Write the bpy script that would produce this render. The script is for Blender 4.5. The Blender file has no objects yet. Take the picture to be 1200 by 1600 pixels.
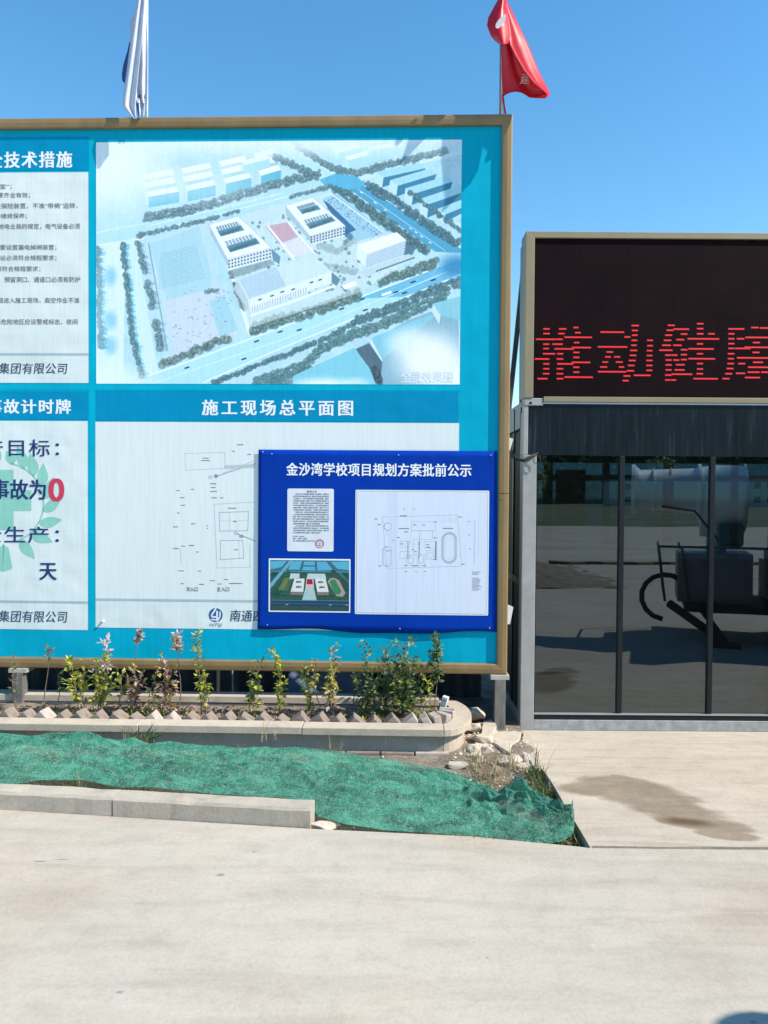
import bpy, math, random
import numpy as np
from mathutils import Vector, Matrix, noise
R = math.radians
sc = bpy.context.scene
COL = sc.collection
random.seed(7)

# ------------------------------------------------------------------ camera, light, exposure
CAM = Vector((0, 0, 1.6))
CAMROT = Matrix.Rotation(R(90 - 1.19), 3, 'X') @ Matrix.Rotation(R(0.4), 3, 'Z')
cd = bpy.data.cameras.new('camera')
cd.sensor_fit = 'VERTICAL'; cd.sensor_height = 36; cd.lens = 27
cd.clip_start = 0.05; cd.clip_end = 3000
cam = bpy.data.objects.new('camera', cd); COL.objects.link(cam)
cam.matrix_world = Matrix.Translation(CAM) @ CAMROT.to_4x4()
sc.camera = cam

SUN_AZ, SUN_EL = 110.0, 43.5          # from +Y clockwise
w = bpy.data.worlds.new('World'); sc.world = w; w.use_nodes = True
nt = w.node_tree
sky = nt.nodes.new('ShaderNodeTexSky'); sky.sky_type = 'NISHITA'; sky.sun_disc = False
sky.sun_elevation = R(SUN_EL); sky.sun_rotation = R(SUN_AZ)
sky.air_density = 1.25; sky.dust_density = 0.0; sky.ozone_density = 3.0; sky.altitude = 0
hs = nt.nodes.new('ShaderNodeHueSaturation'); hs.inputs['Saturation'].default_value = 1.27; hs.inputs['Hue'].default_value = .494
nt.links.new(sky.outputs[0], hs.inputs['Color']); nt.links.new(hs.outputs[0], nt.nodes['Background'].inputs[0])
nt.nodes['Background'].inputs[1].default_value = 0.15
ld = bpy.data.lights.new('sun', 'SUN'); ld.energy = 5.0; ld.angle = R(0.5); ld.color = (1, .92, .81)
sun = bpy.data.objects.new('sun', ld); COL.objects.link(sun)
sd = Vector((math.sin(R(SUN_AZ)) * math.cos(R(SUN_EL)), math.cos(R(SUN_AZ)) * math.cos(R(SUN_EL)), math.sin(R(SUN_EL))))
sun.rotation_euler = sd.to_track_quat('Z', 'Y').to_euler()
sun.location = sd * 20
sc.view_settings.view_transform = 'Standard'
sc.view_settings.look = 'None'
sc.view_settings.gamma = 1
sc.view_settings.use_curve_mapping = False
sc.view_settings.exposure = 0.55
sc.cycles.use_denoising = True
sc.cycles.max_bounces = 8
sc.cycles.transparent_max_bounces = 16
sc.cycles.sample_clamp_indirect = 4

# ------------------------------------------------------------------ helpers
def ray(px, py):
    return CAMROT @ Vector(((px - 600) / 1200, (800 - py) / 1200, -1))
def on_z(px, py, z=0.0):
    d = ray(px, py); return CAM + d * ((z - CAM.z) / d.z)
def on_y(px, py, y):
    d = ray(px, py); return CAM + d * (y / d.y)
def on_plane(px, py, M, off=0.0):
    """local coordinates (of matrix M) of the point seen at px,py on the local plane y = off"""
    Mi = M.inverted(); o = Mi @ CAM; d = Mi.to_3x3() @ ray(px, py)
    return o + d * ((off - o.y) / d.y)

def tag(o, label=None, cat=None, group=None, kind=None):
    if label: o['label'] = label
    if cat: o['category'] = cat
    if group: o['group'] = group
    if kind: o['kind'] = kind
    return o
def empty(name, loc=(0, 0, 0), rz=0, label=None, cat=None, group=None):
    o = bpy.data.objects.new(name, None); COL.objects.link(o)
    o.location = loc; o.rotation_euler = (0, 0, rz); o.empty_display_size = .1
    return tag(o, label, cat, group)
def link(name, me, parent=None):
    o = bpy.data.objects.new(name, me); COL.objects.link(o)
    if parent: o.parent = parent
    return o

class MB:
    def __init__(s): s.v = []; s.f = []; s.m = []
    def face(s, pts, mi=0):
        n = len(s.v); s.v += [tuple(p) for p in pts]; s.f.append(list(range(n, n + len(pts)))); s.m.append(mi)
    def box(s, a, b, M=None, mi=0):
        x0, y0, z0 = a; x1, y1, z1 = b; n = len(s.v)
        P = [(x0,y0,z0),(x1,y0,z0),(x1,y1,z0),(x0,y1,z0),(x0,y0,z1),(x1,y0,z1),(x1,y1,z1),(x0,y1,z1)]
        if M: P = [tuple(M @ Vector(p)) for p in P]
        s.v += P
        for q in ((0,3,2,1),(4,5,6,7),(0,1,5,4),(1,2,6,5),(2,3,7,6),(3,0,4,7)):
            s.f.append([n + i for i in q]); s.m.append(mi)
        return s
    def prism(s, poly, y0, y1, mi=0):
        """poly of (x,z), extruded along y"""
        n = len(s.v); k = len(poly)
        s.v += [(x, y0, z) for x, z in poly] + [(x, y1, z) for x, z in poly]
        s.f.append([n + i for i in range(k)]); s.m.append(mi)
        s.f.append([n + k + i for i in reversed(range(k))]); s.m.append(mi)
        for i in range(k):
            j = (i + 1) % k; s.f.append([n + i, n + k + i, n + k + j, n + j]); s.m.append(mi)
        return s
    def tube(s, pts, r, seg=8, mi=0, cap=True):
        pts = [Vector(p) for p in pts]; rs = r if isinstance(r, (list, tuple)) else [r] * len(pts)
        n = len(s.v); up = None
        for i, p in enumerate(pts):
            t = (pts[min(i + 1, len(pts) - 1)] - pts[max(i - 1, 0)]).normalized()
            if up is None:
                up = t.orthogonal().normalized()
            a = (up - t * up.dot(t)).normalized(); b = t.cross(a); up = a
            for k in range(seg):
                an = 2 * math.pi * k / seg
                s.v.append(tuple(p + (a * math.cos(an) + b * math.sin(an)) * rs[i]))
        for i in range(len(pts) - 1):
            for k in range(seg):
                k2 = (k + 1) % seg
                s.f.append([n + i*seg + k, n + i*seg + k2, n + (i+1)*seg + k2, n + (i+1)*seg + k]); s.m.append(mi)
        if cap:
            s.f.append([n + k for k in reversed(range(seg))]); s.m.append(mi)
            s.f.append([n + (len(pts)-1)*seg + k for k in range(seg)]); s.m.append(mi)
        return s
    def grid(s, P, mi=0):
        n = len(s.v); a = len(P); b = len(P[0])
        for row in P: s.v += [tuple(p) for p in row]
        for i in range(a - 1):
            for j in range(b - 1):
                s.f.append([n + i*b + j, n + i*b + j + 1, n + (i+1)*b + j + 1, n + (i+1)*b + j]); s.m.append(mi)
        return s
    def mesh(s, name, mats, smooth=False):
        me = bpy.data.meshes.new(name); me.from_pydata(s.v, [], s.f)
        for m in (mats if isinstance(mats, (list, tuple)) else [mats]): me.materials.append(m)
        me.polygons.foreach_set('material_index', s.m)
        if smooth: me.polygons.foreach_set('use_smooth', [True] * len(s.f))
        me.update(); return me
    def build(s, name, mats, parent=None, smooth=False, bevel=0, kind=None):
        o = link(name, s.mesh(name, mats, smooth), parent)
        if bevel:
            b = o.modifiers.new('bevel', 'BEVEL'); b.width = bevel; b.segments = 2; b.limit_method = 'ANGLE'
        if kind: o['kind'] = kind
        return o

# ------------------------------------------------------------------ materials
def srgb(r, g, b):
    f = lambda c: (c / 255 / 12.92) if c / 255 <= .04045 else ((c / 255 + .055) / 1.055) ** 2.4
    return (f(r), f(g), f(b))
def node_mat(name):
    m = bpy.data.materials.new(name); m.use_nodes = True
    nt = m.node_tree; return m, nt, nt.nodes['Principled BSDF']
def nd(nt, t, **k):
    n = nt.nodes.new(t)
    for a, v in k.items():
        if a in n.inputs.keys(): n.inputs[a].default_value = v
        else: setattr(n, a, v)
    return n
def coords(nt, scale=(1, 1, 1), kind='Object', rot=(0, 0, 0)):
    tc = nt.nodes.new('ShaderNodeTexCoord'); mp = nt.nodes.new('ShaderNodeMapping')
    mp.inputs['Scale'].default_value = scale; mp.inputs['Rotation'].default_value = rot
    nt.links.new(tc.outputs[kind], mp.inputs[0]); return mp.outputs[0]
def noise_tex(nt, vec, scale, detail=6, rough=.6, dist=0):
    n = nt.nodes.new('ShaderNodeTexNoise'); n.inputs['Scale'].default_value = scale
    n.inputs['Detail'].default_value = detail; n.inputs['Roughness'].default_value = rough
    n.inputs['Distortion'].default_value = dist
    nt.links.new(vec, n.inputs['Vector']); return n.outputs['Fac']
def ramp(nt, fac, stops):
    r = nt.nodes.new('ShaderNodeValToRGB'); e = r.color_ramp.elements
    while len(e) < len(stops): e.new(.5)
    for q, (p, c) in zip(e, stops):
        q.position = p; q.color = (*c, 1) if len(c) == 3 else c
    nt.links.new(fac, r.inputs[0]); return r.outputs[0]
def mixc(nt, a, b, fac, mode='MIX'):
    m = nt.nodes.new('ShaderNodeMix'); m.data_type = 'RGBA'; m.blend_type = mode
    for sock, v in ((m.inputs[6], a), (m.inputs[7], b), (m.inputs[0], fac)):
        if isinstance(v, bpy.types.NodeSocket): nt.links.new(v, sock)
        elif isinstance(v, (int, float)): sock.default_value = v
        else: sock.default_value = (*v, 1)
    return m.outputs[2]
def bump(nt, bsdf, h, dist, strength=.5):
    b = nt.nodes.new('ShaderNodeBump'); b.inputs['Distance'].default_value = dist
    b.inputs['Strength'].default_value = strength
    nt.links.new(h, b.inputs['Height']); nt.links.new(b.outputs[0], bsdf.inputs['Normal'])
def mul(c, k): return tuple(min(1, x * k) for x in c)
def mat(name, c, rough=.6, metal=0, var=.15, scale=6, bscale=60, bdist=.002, bstr=.3, kind='Object', stretch=(1,1,1), spec=.5, detail=6):
    m, nt, b = node_mat(name)
    v = coords(nt, stretch, kind)
    n1 = noise_tex(nt, v, scale, detail)
    nt.links.new(ramp(nt, n1, [(.3, mul(c, 1 - var)), (.7, mul(c, 1 + var))]), b.inputs['Base Color'])
    b.inputs['Roughness'].default_value = rough; b.inputs['Metallic'].default_value = metal
    b.inputs['Specular IOR Level'].default_value = spec
    if bstr: bump(nt, b, noise_tex(nt, v, bscale, 5), bdist, bstr)
    return m

def concrete(name, base, dark, streak=(1, 1, 1), extra=None, bstr=.5):
    m, nt, b = node_mat(name)
    v = coords(nt); vs = coords(nt, streak)
    big = noise_tex(nt, v, .55, 5, .6, .4)
    st = noise_tex(nt, vs, 3.0, 8, .62, .6)
    fine = noise_tex(nt, v, 55, 6, .7)
    c = ramp(nt, big, [(.3, mul(base, .84)), (.52, base), (.72, mul(base, 1.1))])
    c = mixc(nt, c, ramp(nt, st, [(.32, mul(dark, .9)), (.5, base), (.68, mul(base, 1.2))]), .34)
    c = mixc(nt, c, ramp(nt, fine, [(.3, (.62, .61, .60)), (.55, (1, 1, 1)), (.75, (1.0, 1.0, 1.0))]), .3, 'MULTIPLY')
    mid = noise_tex(nt, v, 9, 8, .74, .3)
    c = mixc(nt, c, ramp(nt, mid, [(.34, (.80, .79, .78)), (.5, (1, 1, 1)), (.66, (1.07, 1.06, 1.05))]), .45, 'MULTIPLY')
    vo = nt.nodes.new('ShaderNodeTexVoronoi'); vo.inputs['Scale'].default_value = 9; nt.links.new(v, vo.inputs['Vector'])
    pits = ramp(nt, vo.outputs['Distance'], [(.035, (.45, .44, .43)), (.07, (1, 1, 1))])
    gate = ramp(nt, noise_tex(nt, v, 2.1, 2), [(.60, (0, 0, 0)), (.66, (1, 1, 1))])
    c = mixc(nt, c, mixc(nt, (1, 1, 1), pits, gate), .6, 'MULTIPLY')
    if extra: c = extra(nt, v, c)
    nt.links.new(c, b.inputs['Base Color']); b.inputs['Roughness'].default_value = .88
    b.inputs['Specular IOR Level'].default_value = .3
    hh = nt.nodes.new('ShaderNodeMath'); hh.operation = 'ADD'
    nt.links.new(fine, hh.inputs[0]); nt.links.new(st, hh.inputs[1])
    bump(nt, b, hh.outputs[0], .004, bstr)
    return m

def ellipse_mask(nt, vec, cx, cy, rx, ry, ang, soft=.25, wob=.35, ns=5):
    """1 inside a noise-edged ellipse in object xy"""
    n = nt.nodes.new('ShaderNodeTexNoise'); n.inputs['Scale'].default_value = ns; n.inputs['Detail'].default_value = 5
    nt.links.new(vec, n.inputs['Vector'])
    mp = nt.nodes.new('ShaderNodeMapping'); mp.vector_type = 'TEXTURE'
    mp.inputs['Location'].default_value = (cx, cy, 0); mp.inputs['Rotation'].default_value = (0, 0, ang)
    mp.inputs['Scale'].default_value = (rx, ry, 1000)
    nt.links.new(vec, mp.inputs[0])
    ln = nt.nodes.new('ShaderNodeVectorMath'); ln.operation = 'LENGTH'; nt.links.new(mp.outputs[0], ln.inputs[0])
    ad = nt.nodes.new('ShaderNodeMath'); ad.operation = 'MULTIPLY_ADD'
    nt.links.new(n.outputs['Fac'], ad.inputs[0]); ad.inputs[1].default_value = wob * 2
    nt.links.new(ln.outputs[1], ad.inputs[2])
    mr = nt.nodes.new('ShaderNodeMapRange'); mr.interpolation_type = 'SMOOTHSTEP'
    nt.links.new(ad.outputs[0], mr.inputs[0])
    mr.inputs[1].default_value = 1 + wob + soft; mr.inputs[2].default_value = 1 + wob - soft
    mr.inputs[3].default_value = 0; mr.inputs[4].default_value = 1
    return mr.outputs[0]

def slab_marks(nt, v, c):
    def mx(a, b):
        m = nt.nodes.new('ShaderNodeMath'); m.operation = 'MAXIMUM'; nt.links.new(a, m.inputs[0]); nt.links.new(b, m.inputs[1]); return m.outputs[0]
    def k(a, f):
        m = nt.nodes.new('ShaderNodeMath'); m.operation = 'MULTIPLY'; nt.links.new(a, m.inputs[0]); m.inputs[1].default_value = f; return m.outputs[0]
    tot = None
    for px, py, rx, ry, ang in ((925,1229,.16,.085,4), (975,1222,.20,.10,-12), (1010,1242,.24,.14,-30), (1050,1262,.22,.12,-35), (1090,1284,.22,.085,-25), (1135,1305,.14,.045,-12)):
        p = on_z(px, py, 0); e = ellipse_mask(nt, v, p.x, p.y, rx * 1.12, ry * 1.3, R(ang), .2, .38, 7); tot = e if tot is None else mx(tot, e)
    mot = ramp(nt, noise_tex(nt, v, 9, 6, .7), [(.3, (.60,) * 3), (.7, (1,) * 3)])
    c = mixc(nt, c, mixc(nt, c, (.60, .555, .49), 1.0, 'MULTIPLY'), k(k(tot, .95), 1.0))
    c = mixc(nt, c, mixc(nt, c, mot, 1.0, 'MULTIPLY'), k(tot, .5))
    for px, py, rx, ry, ang, col, f, so, wo in ((1075, 1284, .11, .045, -12, (.42, .34, .24), .98, .7, .3), (1010, 1319, .24, .022, -4, (.76, .73, .68), .5, .3, .4), (1130, 1200, .8, .26, 4, (.93, .92, .91), .5, .15, .4)):
        p = on_z(px, py, 0); c = mixc(nt, c, mixc(nt, c, col, 1.0, 'MULTIPLY'), k(ellipse_mask(nt, v, p.x, p.y, rx, ry, R(ang), so, wo, 8), f))
    # long faint streaks painted like trowel sweeps for light reflected off the booth glass
    sw = noise_tex(nt, coords(nt, (.5, 5, 1), rot=(0, 0, .16)), 4, 3, .5)
    return mixc(nt, c, ramp(nt, sw, [(.38, (.88, .87, .86)), (.5, (1, 1, 1))]), .7, 'MULTIPLY')
def road_marks(nt, v, c):
    for px, py, rx, ry in ((188, 1550, .022, .012), (345, 1367, .03, .02), (62, 1346, .04, .012), (397, 1331, .012, .014), (1177, 1597, .02, .012), (95, 1343, .05, .008)):
        p = on_z(px, py, 0)
        c = mixc(nt, c, (.25, .24, .225), ellipse_mask(nt, v, p.x, p.y, rx * .6, ry * .6, 0, .45, .5, 40))
    # faint pinkish and greyish wash patches
    wash = noise_tex(nt, v, .8, 3)
    c = mixc(nt, c, mixc(nt, c, (1.0, .93, .90), 1.0, 'MULTIPLY'), ramp(nt, wash, [(.5, (0, 0, 0)), (.65, (1, 1, 1))]))
    return c

M_road = concrete('road_concrete', (.44, .398, .33), (.32, .285, .23), (.45, 2.6, 1), road_marks)
M_slab = concrete('slab_concrete', (.47, .41, .33), (.39, .335, .265), (.7, 1.6, 1), slab_marks)
M_kerb = concrete('kerb_concrete', (.42, .37, .30), (.15, .125, .10), (2, 2, 1))
M_coping = concrete('coping_render', (.48, .41, .32), (.31, .26, .20), (2, 2, 2))
M_wall = concrete('planter_render', (.38, .34, .29), (.26, .23, .20), (2, 2, 2))
M_rubble = concrete('rubble_concrete', (.52, .45, .36), (.30, .25, .19), (6, 6, 6))
M_brick = mat('edging_brick', (.22, .175, .145), .9, var=.3, scale=14, bscale=70, bdist=.004, bstr=.6)
M_brick2 = mat('pale_edging_brick', (.40, .34, .29), .9, var=.25, scale=14, bscale=70, bdist=.004, bstr=.6)
M_gold = mat('champagne_aluminium', (.25, .165, .07), .5, .12, var=.16, scale=3, bscale=200, bstr=.05, stretch=(3, 3, .6))
M_gold2 = mat('led_frame_aluminium', (.27, .22, .13), .5, .15, var=.08, scale=3, bscale=200, bstr=.05)
M_post = mat('galvanised_post', (.19, .18, .165), .6, .3, var=.3, scale=9, bscale=80, bstr=.2, stretch=(3, 3, .7))
M_post_l = mat('pale_steel_plate', (.42, .40, .36), .6, .2, var=.2, scale=9)
M_white = mat('white_plastic', (.75, .75, .74), .4, var=.05, bstr=0)
M_booth = mat('grey_booth_paint', (.33, .325, .31), .5, var=.12, scale=8, bscale=150, bstr=.1)
M_booth_sill = mat('worn_booth_sill', (.31, .32, .32), .6, var=.25, scale=18, bscale=60, bstr=.3)
M_dark = mat('dark_frame_metal', (.012, .016, .019), .45, .2, spec=.3, var=.2, scale=10, bstr=0)
M_silver = mat('silver_sill', (.45, .46, .47), .35, .6, var=.1, bstr=0)
M_black = mat('black_rubber', (.012, .012, .013), .7, var=.2, bstr=.2)
M_steel = mat('grey_steel', (.22, .23, .24), .5, .4, var=.2, bstr=.1)
M_sheetdark = mat('dark_site_fence', (.06, .068, .078), .7, var=.3, scale=2, bstr=.2)
M_bluegrey = mat('blue_grey_board', (.13, .17, .26), .6, var=.1, scale=3, bstr=.1)
M_stem = mat('stem_bark', (.17, .12, .085), .8, var=.3, scale=30, bstr=.3)
M_ply = mat('back_panel', (.12, .12, .12), .7, var=.2, bstr=.1)

def leaf_mat(name, c, tr=.35):
    m, nt, b = node_mat(name)
    v = coords(nt)
    n = noise_tex(nt, v, 25, 3)
    col = ramp(nt, n, [(.3, mul(c, .6)), (.5, c), (.7, mul(c, 1.5))])
    nt.links.new(col, b.inputs['Base Color']); b.inputs['Roughness'].default_value = .5
    t = nt.nodes.new('ShaderNodeBsdfTranslucent'); nt.links.new(col, t.inputs[0])
    mx = nt.nodes.new('ShaderNodeMixShader'); mx.inputs[0].default_value = tr
    nt.links.new(b.outputs[0], mx.inputs[1]); nt.links.new(t.outputs[0], mx.inputs[2])
    nt.links.new(mx.outputs[0], nt.nodes['Material Output'].inputs[0]); return m
L_green = leaf_mat('leaf_green', (.19, .25, .07))
L_dark = leaf_mat('leaf_dark_green', (.10, .165, .07))
L_yellow = leaf_mat('leaf_yellow_green', (.46, .45, .07))
L_brown = leaf_mat('leaf_brown', (.27, .15, .10))
L_pink = leaf_mat('leaf_dried_pink', (.72, .54, .50))
L_dry = leaf_mat('dry_grass', (.33, .27, .14))
L_grass = leaf_mat('grass_green', (.08, .115, .03))

def soil_mat():
    m, nt, b = node_mat('soil')
    v = coords(nt)
    n = noise_tex(nt, v, 6, 8, .7); f = noise_tex(nt, v, 45, 6, .75)
    c = ramp(nt, n, [(.3, (.15, .115, .08)), (.5, (.27, .22, .165)), (.7, (.37, .32, .26))])
    c = mixc(nt, c, ramp(nt, f, [(.35, (.4, .37, .33)), (.6, (1, 1, 1))]), .7, 'MULTIPLY')
    nt.links.new(c, b.inputs['Base Color']); b.inputs['Roughness'].default_value = .95
    bump(nt, b, f, .02, .8); return m
M_soil = soil_mat()
def ground_mat():
    m, nt, b = node_mat('grassland')
    v = coords(nt)
    n = noise_tex(nt, v, .15, 8, .7); f = noise_tex(nt, v, 3, 8, .8)
    c = ramp(nt, n, [(.35, (.055, .095, .035)), (.5, (.08, .12, .045)), (.68, (.20, .17, .10))])
    c = mixc(nt, c, ramp(nt, f, [(.35, (.5, .5, .5)), (.6, (1, 1, 1))]), .7, 'MULTIPLY')
    nt.links.new(c, b.inputs['Base Color']); b.inputs['Roughness'].default_value = .95
    bump(nt, b, f, .1, .8); return m
M_ground = ground_mat()

def vinyl(name, c, var=.05, weave=.035):
    """printed banner: faint vertical and horizontal weave in the print"""
    m, nt, b = node_mat(name)
    v = coords(nt, (1, 1, .05)); h = coords(nt, (.05, 1, 1)); o = coords(nt)
    n = noise_tex(nt, v, 70, 2); k = noise_tex(nt, h, 70, 2); l = noise_tex(nt, o, 1.3, 3)
    c1 = ramp(nt, n, [(.35, mul(c, 1 - weave)), (.65, mul(c, 1 + weave))])
    c1 = mixc(nt, c1, ramp(nt, k, [(.35, (1 - weave,) * 3), (.65, (1, 1, 1))]), 1, 'MULTIPLY')
    c1 = mixc(nt, c1, ramp(nt, l, [(.35, (1 - var,) * 3), (.6, (1, 1, 1))]), 1, 'MULTIPLY')
    nt.links.new(c1, b.inputs['Base Color']); b.inputs['Roughness'].default_value = .55
    b.inputs['Specular IOR Level'].default_value = .08
    bump(nt, b, l, .05, .5)
    return m
V_cyan = vinyl('vinyl_cyan', (.0, .385, .56))
V_cyan2 = vinyl('vinyl_cyan_pale', (.0, .41, .58))
V_band = vinyl('vinyl_title_band', (.0, .265, .48))
V_white = vinyl('vinyl_white', (.71, .78, .77), .04, .03)
V_blue = vinyl('poster_blue', (.0, .040, .36), .1, .05)
V_rule = vinyl('rule_grey_green', (.40, .52, .56))
V_teal = vinyl('wreath_teal', (.28, .60, .50))
def flat(name, c, rough=.6):
    m, nt, b = node_mat(name); b.inputs['Base Color'].default_value = (*c, 1); b.inputs['Roughness'].default_value = rough
    b.inputs['Specular IOR Level'].default_value = .06; return m
I_white = flat('ink_white', (.80, .84, .86)); I_grey = flat('ink_grey', (.16, .16, .19)); I_navy = flat('ink_navy', (.02, .05, .16))
I_dark = flat('ink_dark', (.06, .09, .12)); I_red = flat('ink_red', (.62, .05, .10)); I_logo = flat('ink_logo_blue', (.03, .13, .30))
I_footer = flat('ink_footer', (.05, .08, .15)); I_pale = flat('ink_pale', (.70, .76, .80)); I_seal = flat('ink_seal', (.45, .12, .14))
I_teal_edge = flat('ink_border', (.20, .33, .33))

# ------------------------------------------------------------------ raster painter for flat print
class Ras:
    def __init__(s, x0, y0, x1, y1, k):
        s.x0, s.y0, s.k = x0, y0, k
        s.w = int((x1 - x0) * k); s.h = int((y1 - y0) * k)
        s.a = np.ones((s.h, s.w, 3), np.float32)
        s.rng = np.random.default_rng(5)
    def _bb(s, xa, ya, xb, yb):
        i0 = max(0, int((ya - s.y0) * s.k) - 1); i1 = min(s.h, int((yb - s.y0) * s.k) + 2)
        j0 = max(0, int((xa - s.x0) * s.k) - 1); j1 = min(s.w, int((xb - s.x0) * s.k) + 2)
        if i0 >= i1 or j0 >= j1: return None
        Y, X = np.mgrid[i0:i1, j0:j1]
        return i0, i1, j0, j1, X / s.k + s.x0, Y / s.k + s.y0
    def put(s, bb, m, c):
        i0, i1, j0, j1 = bb[:4]; c = np.array(c, np.float32) / 255
        A = s.a[i0:i1, j0:j1]; m = m[..., None].astype(np.float32); A[:] = A * (1 - m) + c * m
    def mask(s, pts, bb):
        X, Y = bb[4], bb[5]; ins = np.zeros(X.shape, bool)
        n = len(pts)
        for i in range(n):
            xa, ya = pts[i]; xb, yb = pts[(i + 1) % n]
            if ya == yb: continue
            c = ((ya > Y) != (yb > Y)) & (X < (xb - xa) * (Y - ya) / (yb - ya) + xa)
            ins ^= c
        return ins
    def poly(s, pts, c, a=1.0, grad=None):
        xs = [p[0] for p in pts]; ys = [p[1] for p in pts]
        bb = s._bb(min(xs), min(ys), max(xs), max(ys))
        if bb is None: return
        m = s.mask(pts, bb) * a
        if grad is not None:     # fade downwards
            t = np.clip((bb[5] - min(ys)) / max(1, max(ys) - min(ys)), 0, 1); m = m * (1 - t * grad)
        s.put(bb, m, c)
    def line(s, pts, c, wd=1.0, a=1.0):
        for (xa, ya), (xb, yb) in zip(pts[:-1], pts[1:]):
            bb = s._bb(min(xa, xb) - wd, min(ya, yb) - wd, max(xa, xb) + wd, max(ya, yb) + wd)
            if bb is None: continue
            X, Y = bb[4], bb[5]; dx, dy = xb - xa, yb - ya; L = max(1e-6, dx*dx + dy*dy)
            t = np.clip(((X - xa)*dx + (Y - ya)*dy) / L, 0, 1)
            d = np.hypot(X - xa - t*dx, Y - ya - t*dy)
            s.put(bb, np.clip((wd / 2 - d) * s.k + .5, 0, 1) * a, c)
    def blob(s, x, y, rx, ry, c, a=1.0, soft=.3):
        bb = s._bb(x - rx * 1.3, y - ry * 1.3, x + rx * 1.3, y + ry * 1.3)
        if bb is None: return
        d = np.hypot((bb[4] - x) / rx, (bb[5] - y) / ry)
        s.put(bb, np.clip((1 - d) / soft + .5, 0, 1) * a, c)
    def tree(s, x, y, r, dk, lt, sh=None):
        g = s.rng
        if sh: s.blob(x + r * 1.1, y + r * .3, r * 1.2, r * .5, sh, .5)
        s.blob(x, y, r, r * 1.0, dk, .62)
        for _ in range(9):
            a = g.uniform(0, 6.28); q = g.uniform(0, .8) * r
            k = g.uniform(0, 1); c = [dk[i] + (lt[i] - dk[i]) * k for i in range(3)]
            s.blob(x + math.cos(a) * q - r * .15, y + math.sin(a) * q - r * .2, r * g.uniform(.2, .4), r * g.uniform(.2, .4), c, .6)
    def row(s, pts, r, dk=(96, 134, 148), lt=(165, 190, 192), rows=1, gap=.95, sh=None):
        g = s.rng; r = r * .86; gap = gap * .72; dk = tuple(int(c * .82 + 32) for c in dk)
        for (xa, ya), (xb, yb) in zip(pts[:-1], pts[1:]):
            L = math.hypot(xb - xa, yb - ya); n = max(1, int(L / (r * gap)))
            for i in range(n):
                for q in range(rows):
                    t = (i + g.uniform(-.25, .25)) / n
                    s.tree(xa + (xb - xa) * t + g.uniform(-.55, .55) * r, ya + (yb - ya) * t + g.uniform(-.5, .5) * r + (q - (rows - 1) / 2) * r * 1.5,
                           r * g.uniform(.55, 1.15), dk, lt, sh)
    def fog(s, x, y, rx, ry, c, a):
        Y, X = np.mgrid[0:s.h, 0:s.w]; X = X / s.k + s.x0; Y = Y / s.k + s.y0
        d = np.hypot((X - x) / rx, (Y - y) / ry); m = np.clip(1.25 - d, 0, 1); m = m * m * (3 - 2 * m) * a
        s.put((0, s.h, 0, s.w), m, c)
    def mottle(s, amp, cell):
        g = s.rng; h = s.h // cell + 3; wv = s.w // cell + 3
        n = g.normal(0, 1, (h, wv)); ys = np.linspace(0, h - 1.01, s.h); xs = np.linspace(0, wv - 1.01, s.w)
        i = ys.astype(int); j = xs.astype(int); fy = (ys - i)[:, None]; fx = (xs - j)[None]
        v = n[i][:, j]*(1-fy)*(1-fx) + n[i+1][:, j]*fy*(1-fx) + n[i][:, j+1]*(1-fy)*fx + n[i+1][:, j+1]*fy*fx
        s.a += (v * amp)[..., None].astype(np.float32)
    def material(s, name, gain=1.0, soft=0, con=1.0):
        a = np.clip(((s.a - .72) * con + .72) * gain, 0, 1)
        for _ in range(soft):
            p = np.pad(a, ((1, 1), (1, 1), (0, 0)), 'edge')
            a = (p[:-2, 1:-1] + p[2:, 1:-1] + p[1:-1, :-2] + p[1:-1, 2:] + 2 * p[1:-1, 1:-1]) / 6
        im = bpy.data.images.new(name, s.w, s.h)
        buf = np.ones((s.h, s.w, 4), np.float32); buf[..., :3] = a[::-1]
        im.pixels.foreach_set(buf.ravel()); im.update(); im.pack()
        m, nt, b = node_mat(name)
        t = nt.nodes.new('ShaderNodeTexImage'); t.image = im; t.extension = 'EXTEND'
        uv = nt.nodes.new('ShaderNodeUVMap'); nt.links.new(uv.outputs[0], t.inputs[0])
        v = coords(nt, (1, 1, .05))
        c = mixc(nt, t.outputs[0], ramp(nt, noise_tex(nt, v, 70, 2), [(.35, (.95,) * 3), (.6, (1, 1, 1))]), 1, 'MULTIPLY')
        nt.links.new(c, b.inputs['Base Color']); b.inputs['Roughness'].default_value = .55
        b.inputs['Specular IOR Level'].default_value = .08
        return m

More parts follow.
